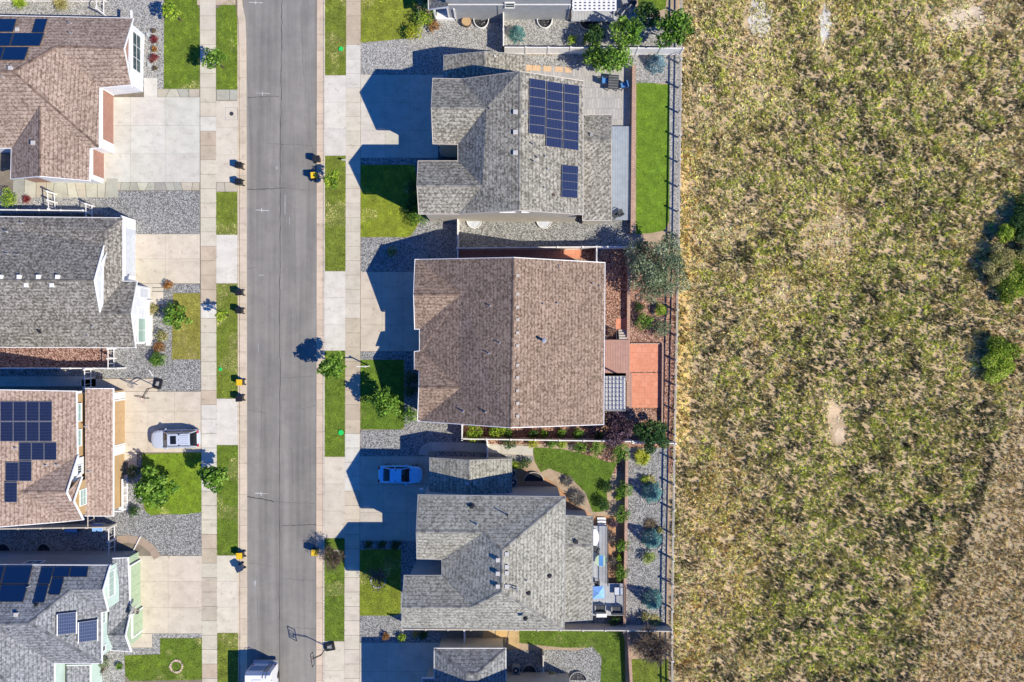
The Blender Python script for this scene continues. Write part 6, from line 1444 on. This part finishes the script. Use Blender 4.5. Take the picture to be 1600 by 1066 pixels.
for (p, q) in (((945,508),(963,516)), ((945,508),(945,531)), ((963,516),(963,531)), ((945,531),(955,518))):
    P, Q2 = U(*p, z), U(*q, z); m.obox(P, Q2, .07, .9, 1.0); 
    for k in range(9): r = P+(Q2-P)*k/8; m.box((r.x-.02, r.y-.02, 0), (r.x+.02, r.y+.02, .95))
tag(m.build('railing', M['darkmetal']), 'dark metal railing at the corner of the brown deck', 'railing')
# lattice pergola of the middle house
def pergola(x0, y0, x1, y1, z, nx, ny, label, mat, cover=None, bw=.05):
    a, b = U(x0, y0, z), U(x1, y1, z); t = empty('pergola', tuple(U(x0, y1)), 0, label, 'pergola')
    for px_ in (a.x+.08, b.x-.08):
        for py_ in (a.y-.08, b.y+.08): m = MB(); m.box((px_-.07, py_-.07, 0), (px_+.07, py_+.07, z)); m.build('post', M[mat], t)
    for i in range(nx+1): m = MB(); x = a.x+(b.x-a.x)*i/nx; m.box((x-bw/2, b.y, z), (x+bw/2, a.y, z+.10)); m.build('rafter', M[mat], t)
    m = MB()
    for j in range(ny+1): y = b.y+(a.y-b.y)*j/ny; m.box((a.x, y-bw/2, z+.10), (b.x, y+bw/2, z+.16))
    o = m.build('lath', M[mat], t)
    if cover: m = MB(); m.box((a.x, b.y, z+.165), (b.x, a.y, z+.18)); m.build('cover', M[cover], t)
    return t
M['poly'] = plain('translucent_grey_sheet', (.60,.60,.60), .35)
pergola(943, 588, 977, 642, 2.9, 6, 8, 'grey lattice pergola beside the brown roof', 'trim_grey', None, .05)
m = MB(); a, b = U(943,588,2.7), U(977,641,2.7); m.box((a.x, b.y, 2.72), (b.x, a.y, 2.74)); 
o = tag(m.build('canopy_sheet', M['poly']), 'grey canopy sheet lying under the lattice of the pergola', 'canopy')
pergola(895, -40, 962, 17, 2.9, 9, 12, 'white pergola cut by the top edge', 'trim', None, .12)
m = MB(); a, b = U(895,-40,2.7), U(962,16,2.7); m.box((a.x, b.y, 2.72), (b.x, a.y, 2.74)); tag(m.build('canopy_sheet', M['poly']), 'pale canopy sheet under the pergola at the top edge', 'canopy')
# chairs and tables
def chair(px, py, z, rz, label, seat='blue', frame='darkmetal', s=1.0, group='garden chairs'):
    g = U(px, py, z); t = empty('garden_chair', (g.x, g.y, z), math.radians(rz), label, 'garden chair', group)
    m = MB(); m.box((-.27*s,-.28*s,.38), (.27*s,.28*s,.46)); m.build('seat', M[seat], t, local=True); m = MB(); m.box((-.34*s,-.28*s,.46), (-.26*s,.28*s,.95)); m.build('backrest', M[seat], t, local=True)
    for x in (-.25*s, .25*s):
        for y in (-.26*s, .26*s): m = MB(); m.box((x-.02, y-.02, 0), (x+.02, y+.02, .40)); m.build('leg', M[frame], t, local=True)
    for y in (-.31*s, .31*s): m = MB(); m.box((-.28*s, y-.03, .60), (.26*s, y+.03, .65)); m.box((.22*s, y-.02, 0), (.26*s, y+.02, .6)); m.build('armrest', M[frame], t, local=True)
    return t
chair(945, 129, .03, 0, 'blue chair left of the dark square patio table', s=1.1); chair(974, 136, .03, 195, 'blue chair right of the dark square patio table', s=1.1)
def table(px, py, z, w_, d, rz, label, mat='cloth_dark', frame='darkmetal', name='patio_table'):
    g = U(px, py, z); t = empty(name, (g.x, g.y, z), math.radians(rz), label, 'table'); m = MB(); m.box((-w_/2,-d/2,.70), (w_/2,d/2,.75)); m.build('tabletop', M[mat], t, local=True)
    m = MB()
    for k in range(-2, 3): m.box((-w_/2+.05, k*d/5.5-.015, .75), (w_/2-.05, k*d/5.5+.015, .765))
    m.build('slat', M['trim_grey'], t, local=True)
    for x in (-1, 1):
        for y in (-1, 1): m = MB(); m.box((x*(w_/2-.08)-.03, y*(d/2-.08)-.03, 0), (x*(w_/2-.08)+.03, y*(d/2-.08)+.03, .70)); m.build('leg', M[frame], t, local=True)
    return t
table(957, 132, .03, 1.05, 1.5, -4, 'dark square patio table between two blue chairs')
chair(969, 334, .55, 30, 'black folding chair at the lower end of the blue grey deck', 'cloth_dark', s=1.0); chair(960, 339, .55, -50, 'second black chair near the end of the blue grey deck', 'cloth_dark', s=.8)
g = U(938, 873, .8); t = empty('round_table', (g.x, g.y, .8), 0, 'round garden table with a blue centre on the narrow deck', 'table'); m = MB(); m.tube((0,0,.7), (0,0,.74), .62, .62, 24); m.build('tabletop', M['w_green'], t, local=True); m = MB(); m.box((-.22,-.55,.74), (.22,.55,.76)); m.build('runner', M['blue'], t, local=True); m = MB(); m.tube((0,0,0), (0,0,.7), .05, .05, 8); m.tube((0,0,0), (0,0,.04), .3, .25, 12); m.build('pedestal', M['darkmetal'], t, local=True)
g = U(930, 838, .8); t = empty('hot_tub_cover', (g.x, g.y, .8), 0, 'white rounded cover beside the steps on the narrow deck', 'cover'); m = MB(); m.prism([(.42*math.cos(a)-.1, .85*math.sin(a)) for a in [k*math.pi/8 for k in range(16)]], 0, .5); m.build('top', M['white'], t, local=True); m = MB(); m.prism([(.44*math.cos(a)-.1, .87*math.sin(a)) for a in [k*math.pi/8 for k in range(16)]], .42, .48); m.build('band', M['trim'], t, local=True)
# blue shade square on the wide deck
M['skyblue'] = plain('sky_blue_fabric', (.22,.42,.80), .8)
g = U(933, 922, 1.5); t = empty('patio_umbrella', (g.x, g.y, .8), math.radians(4), 'square sky blue umbrella on the wide deck', 'umbrella'); m = MB(); s = .68
for k in range(4):
    a0 = math.pi/4+k*math.pi/2; a1 = a0+math.pi/2; m.face([(s*1.3*math.cos(a0), s*1.3*math.sin(a0), 1.5), (s*1.3*math.cos(a1), s*1.3*math.sin(a1), 1.5), (0,0,1.85)])
m.build('canopy', M['skyblue'], t, local=True); m = MB(); m.tube((0,0,0), (0,0,1.9), .03, .03, 8); m.tube((0,0,0), (0,0,.08), .28, .25, 12); m.build('pole', M['metal'], t, local=True)
def sofa(px, py, z, w_, label, mat='cloth_dark'):
    g = U(px, py, z); t = empty('garden_sofa', (g.x, g.y, z), 0, label, 'garden sofa'); m = MB(); m.box((-w_/2,-.35,0), (w_/2,.35,.40)); m.build('base', M['trim_grey'], t, local=True)
    m = MB(); m.box((-w_/2,-.38,.4), (w_/2,-.2,.85)); m.build('backrest', M[mat], t, local=True); n = 2
    for k in range(n): m = MB(); x = -w_/2+.1+(w_-.2)*k/n; m.box((x+.01,-.2,.4), (x+(w_-.2)/n-.01,.33,.52)); m.build('cushion', M[mat], t, local=True)
    for x in (-w_/2, w_/2-.1): m = MB(); m.box((x,-.35,.4), (x+.1,.35,.62)); m.build('armrest', M['trim_grey'], t, local=True)
sofa(937, 949, .8, 1.15, 'dark garden sofa on the left of the wide deck'); sofa(963, 951, .8, 1.2, 'dark garden sofa at the right corner of the wide deck')
g = U(939, 958, .8); t = empty('deck_box', (g.x, g.y, .8), 0, 'white storage box in front of the left sofa', 'storage box'); m = MB(); m.box((-.5,-.22,0), (.5,.2,.5)); m.build('chest', M['white'], t, local=True); m = MB(); m.box((-.53,-.25,.5), (.53,.23,.56)); m.build('lid', M['white'], t, local=True)
chair(932, 909, .8, 90, 'dark chair above the sky blue umbrella', 'cloth_dark', s=.8); chair(931, 857, .8, 60, 'dark chair above the round garden table', 'cloth_dark', s=.9)
g = U(966, 922, .8); t = empty('fire_table', (g.x, g.y, .8), 0, 'glass topped dark framed table at the right of the wide deck', 'table'); m = MB(); m.box((-.45,-.4,.35), (.45,.4,.40)); m.build('tabletop', M['door_grey'], t, local=True); m = MB()
for q in ((-.48,-.43,.48,-.38),(-.48,.38,.48,.43),(-.48,-.38,-.43,.38),(.43,-.38,.48,.38)): m.box((q[0],q[1],.33), (q[2],q[3],.42))
m.build('frame', M['darkmetal'], t, local=True); m = MB(); m.box((-.3,-.25,0), (.3,.25,.34)); m.build('base', M['darkmetal'], t, local=True)
# furniture on the top edge deck
for i, (x, y, r) in enumerate(((975,6,20),(983,20,-60),(968,22,140))): chair(x, y, .5, r, ('grey chair beside the top edge pergola, nearest the edge','grey chair beside the top edge pergola, right one','grey chair beside the top edge pergola, lower one')[i], 'trim_grey', s=1.1)
g = U(988, 6, .5); t = empty('fire_pit', (g.x, g.y, .5), 0, 'dark round fire pit at the top edge deck', 'fire pit'); m = MB(); m.tube((0,0,0), (0,0,.4), .35, .42, 16); m.build('bowl', M['darkmetal'], t, local=True); m = MB(); m.tube((0,0,.39), (0,0,.42), .3, .3, 14); m.build('grate', M['black'], t, local=True)
# pieces in the shaded side yard of the sage house
g = U(158, 822); t = empty('storage_tote', (g.x, g.y, 0), 0, 'pale blue lidded tote in the side yard by the tan fence', 'storage box'); m = MB(); m.box((-.5,-.35,0), (.5,.35,.7)); m.build('tub', M['w_white'], t, local=True); m = MB(); m.box((-.53,-.38,.7), (.53,.38,.76)); m.build('lid', M['skyblue'], t, local=True)
g = U(116, 826); t = empty('storage_tote', (g.x, g.y, 0), 0, 'dark blue tarpaulin covered tote left of the pale blue one', 'storage box'); m = MB(); m.box((-.6,-.22,0), (.6,.22,.6)); m.build('tub', M['navy'], t, local=True); m = MB(); m.box((-.63,-.25,.6), (.63,.25,.65)); m.build('lid', M['blue'], t, local=True)
# red cushions on the tan house porch
g = U(188, 778); t = empty('porch_bench', (g.x, g.y, .12), 0, 'red cushioned bench on the tan house porch', 'bench'); m = MB(); m.box((-.2,-.75,0), (.25,.75,.42)); m.build('seat', M['darkmetal'], t, local=True); m = MB(); m.box((-.15,-.7,.42), (.25,.7,.5)); m.build('cushion', M['red'], t, local=True)
for nm, pts, lb in (('garden_edging', [(208,862),(220,838),(222,820)][:2], 'white post leaning by the sage house gate'), ('garden_edging', [(233,578),(240,588)], 'thin white downspout extension on the grey gravel')):
    m = MB(); m.obox(U(*pts[0]), U(*pts[1]), .09, .02, .12); m.obox(U(*pts[0]), U(*pts[1]), .05, .12, .14); tag(m.build('downspout', M['white']), lb, 'downspout')
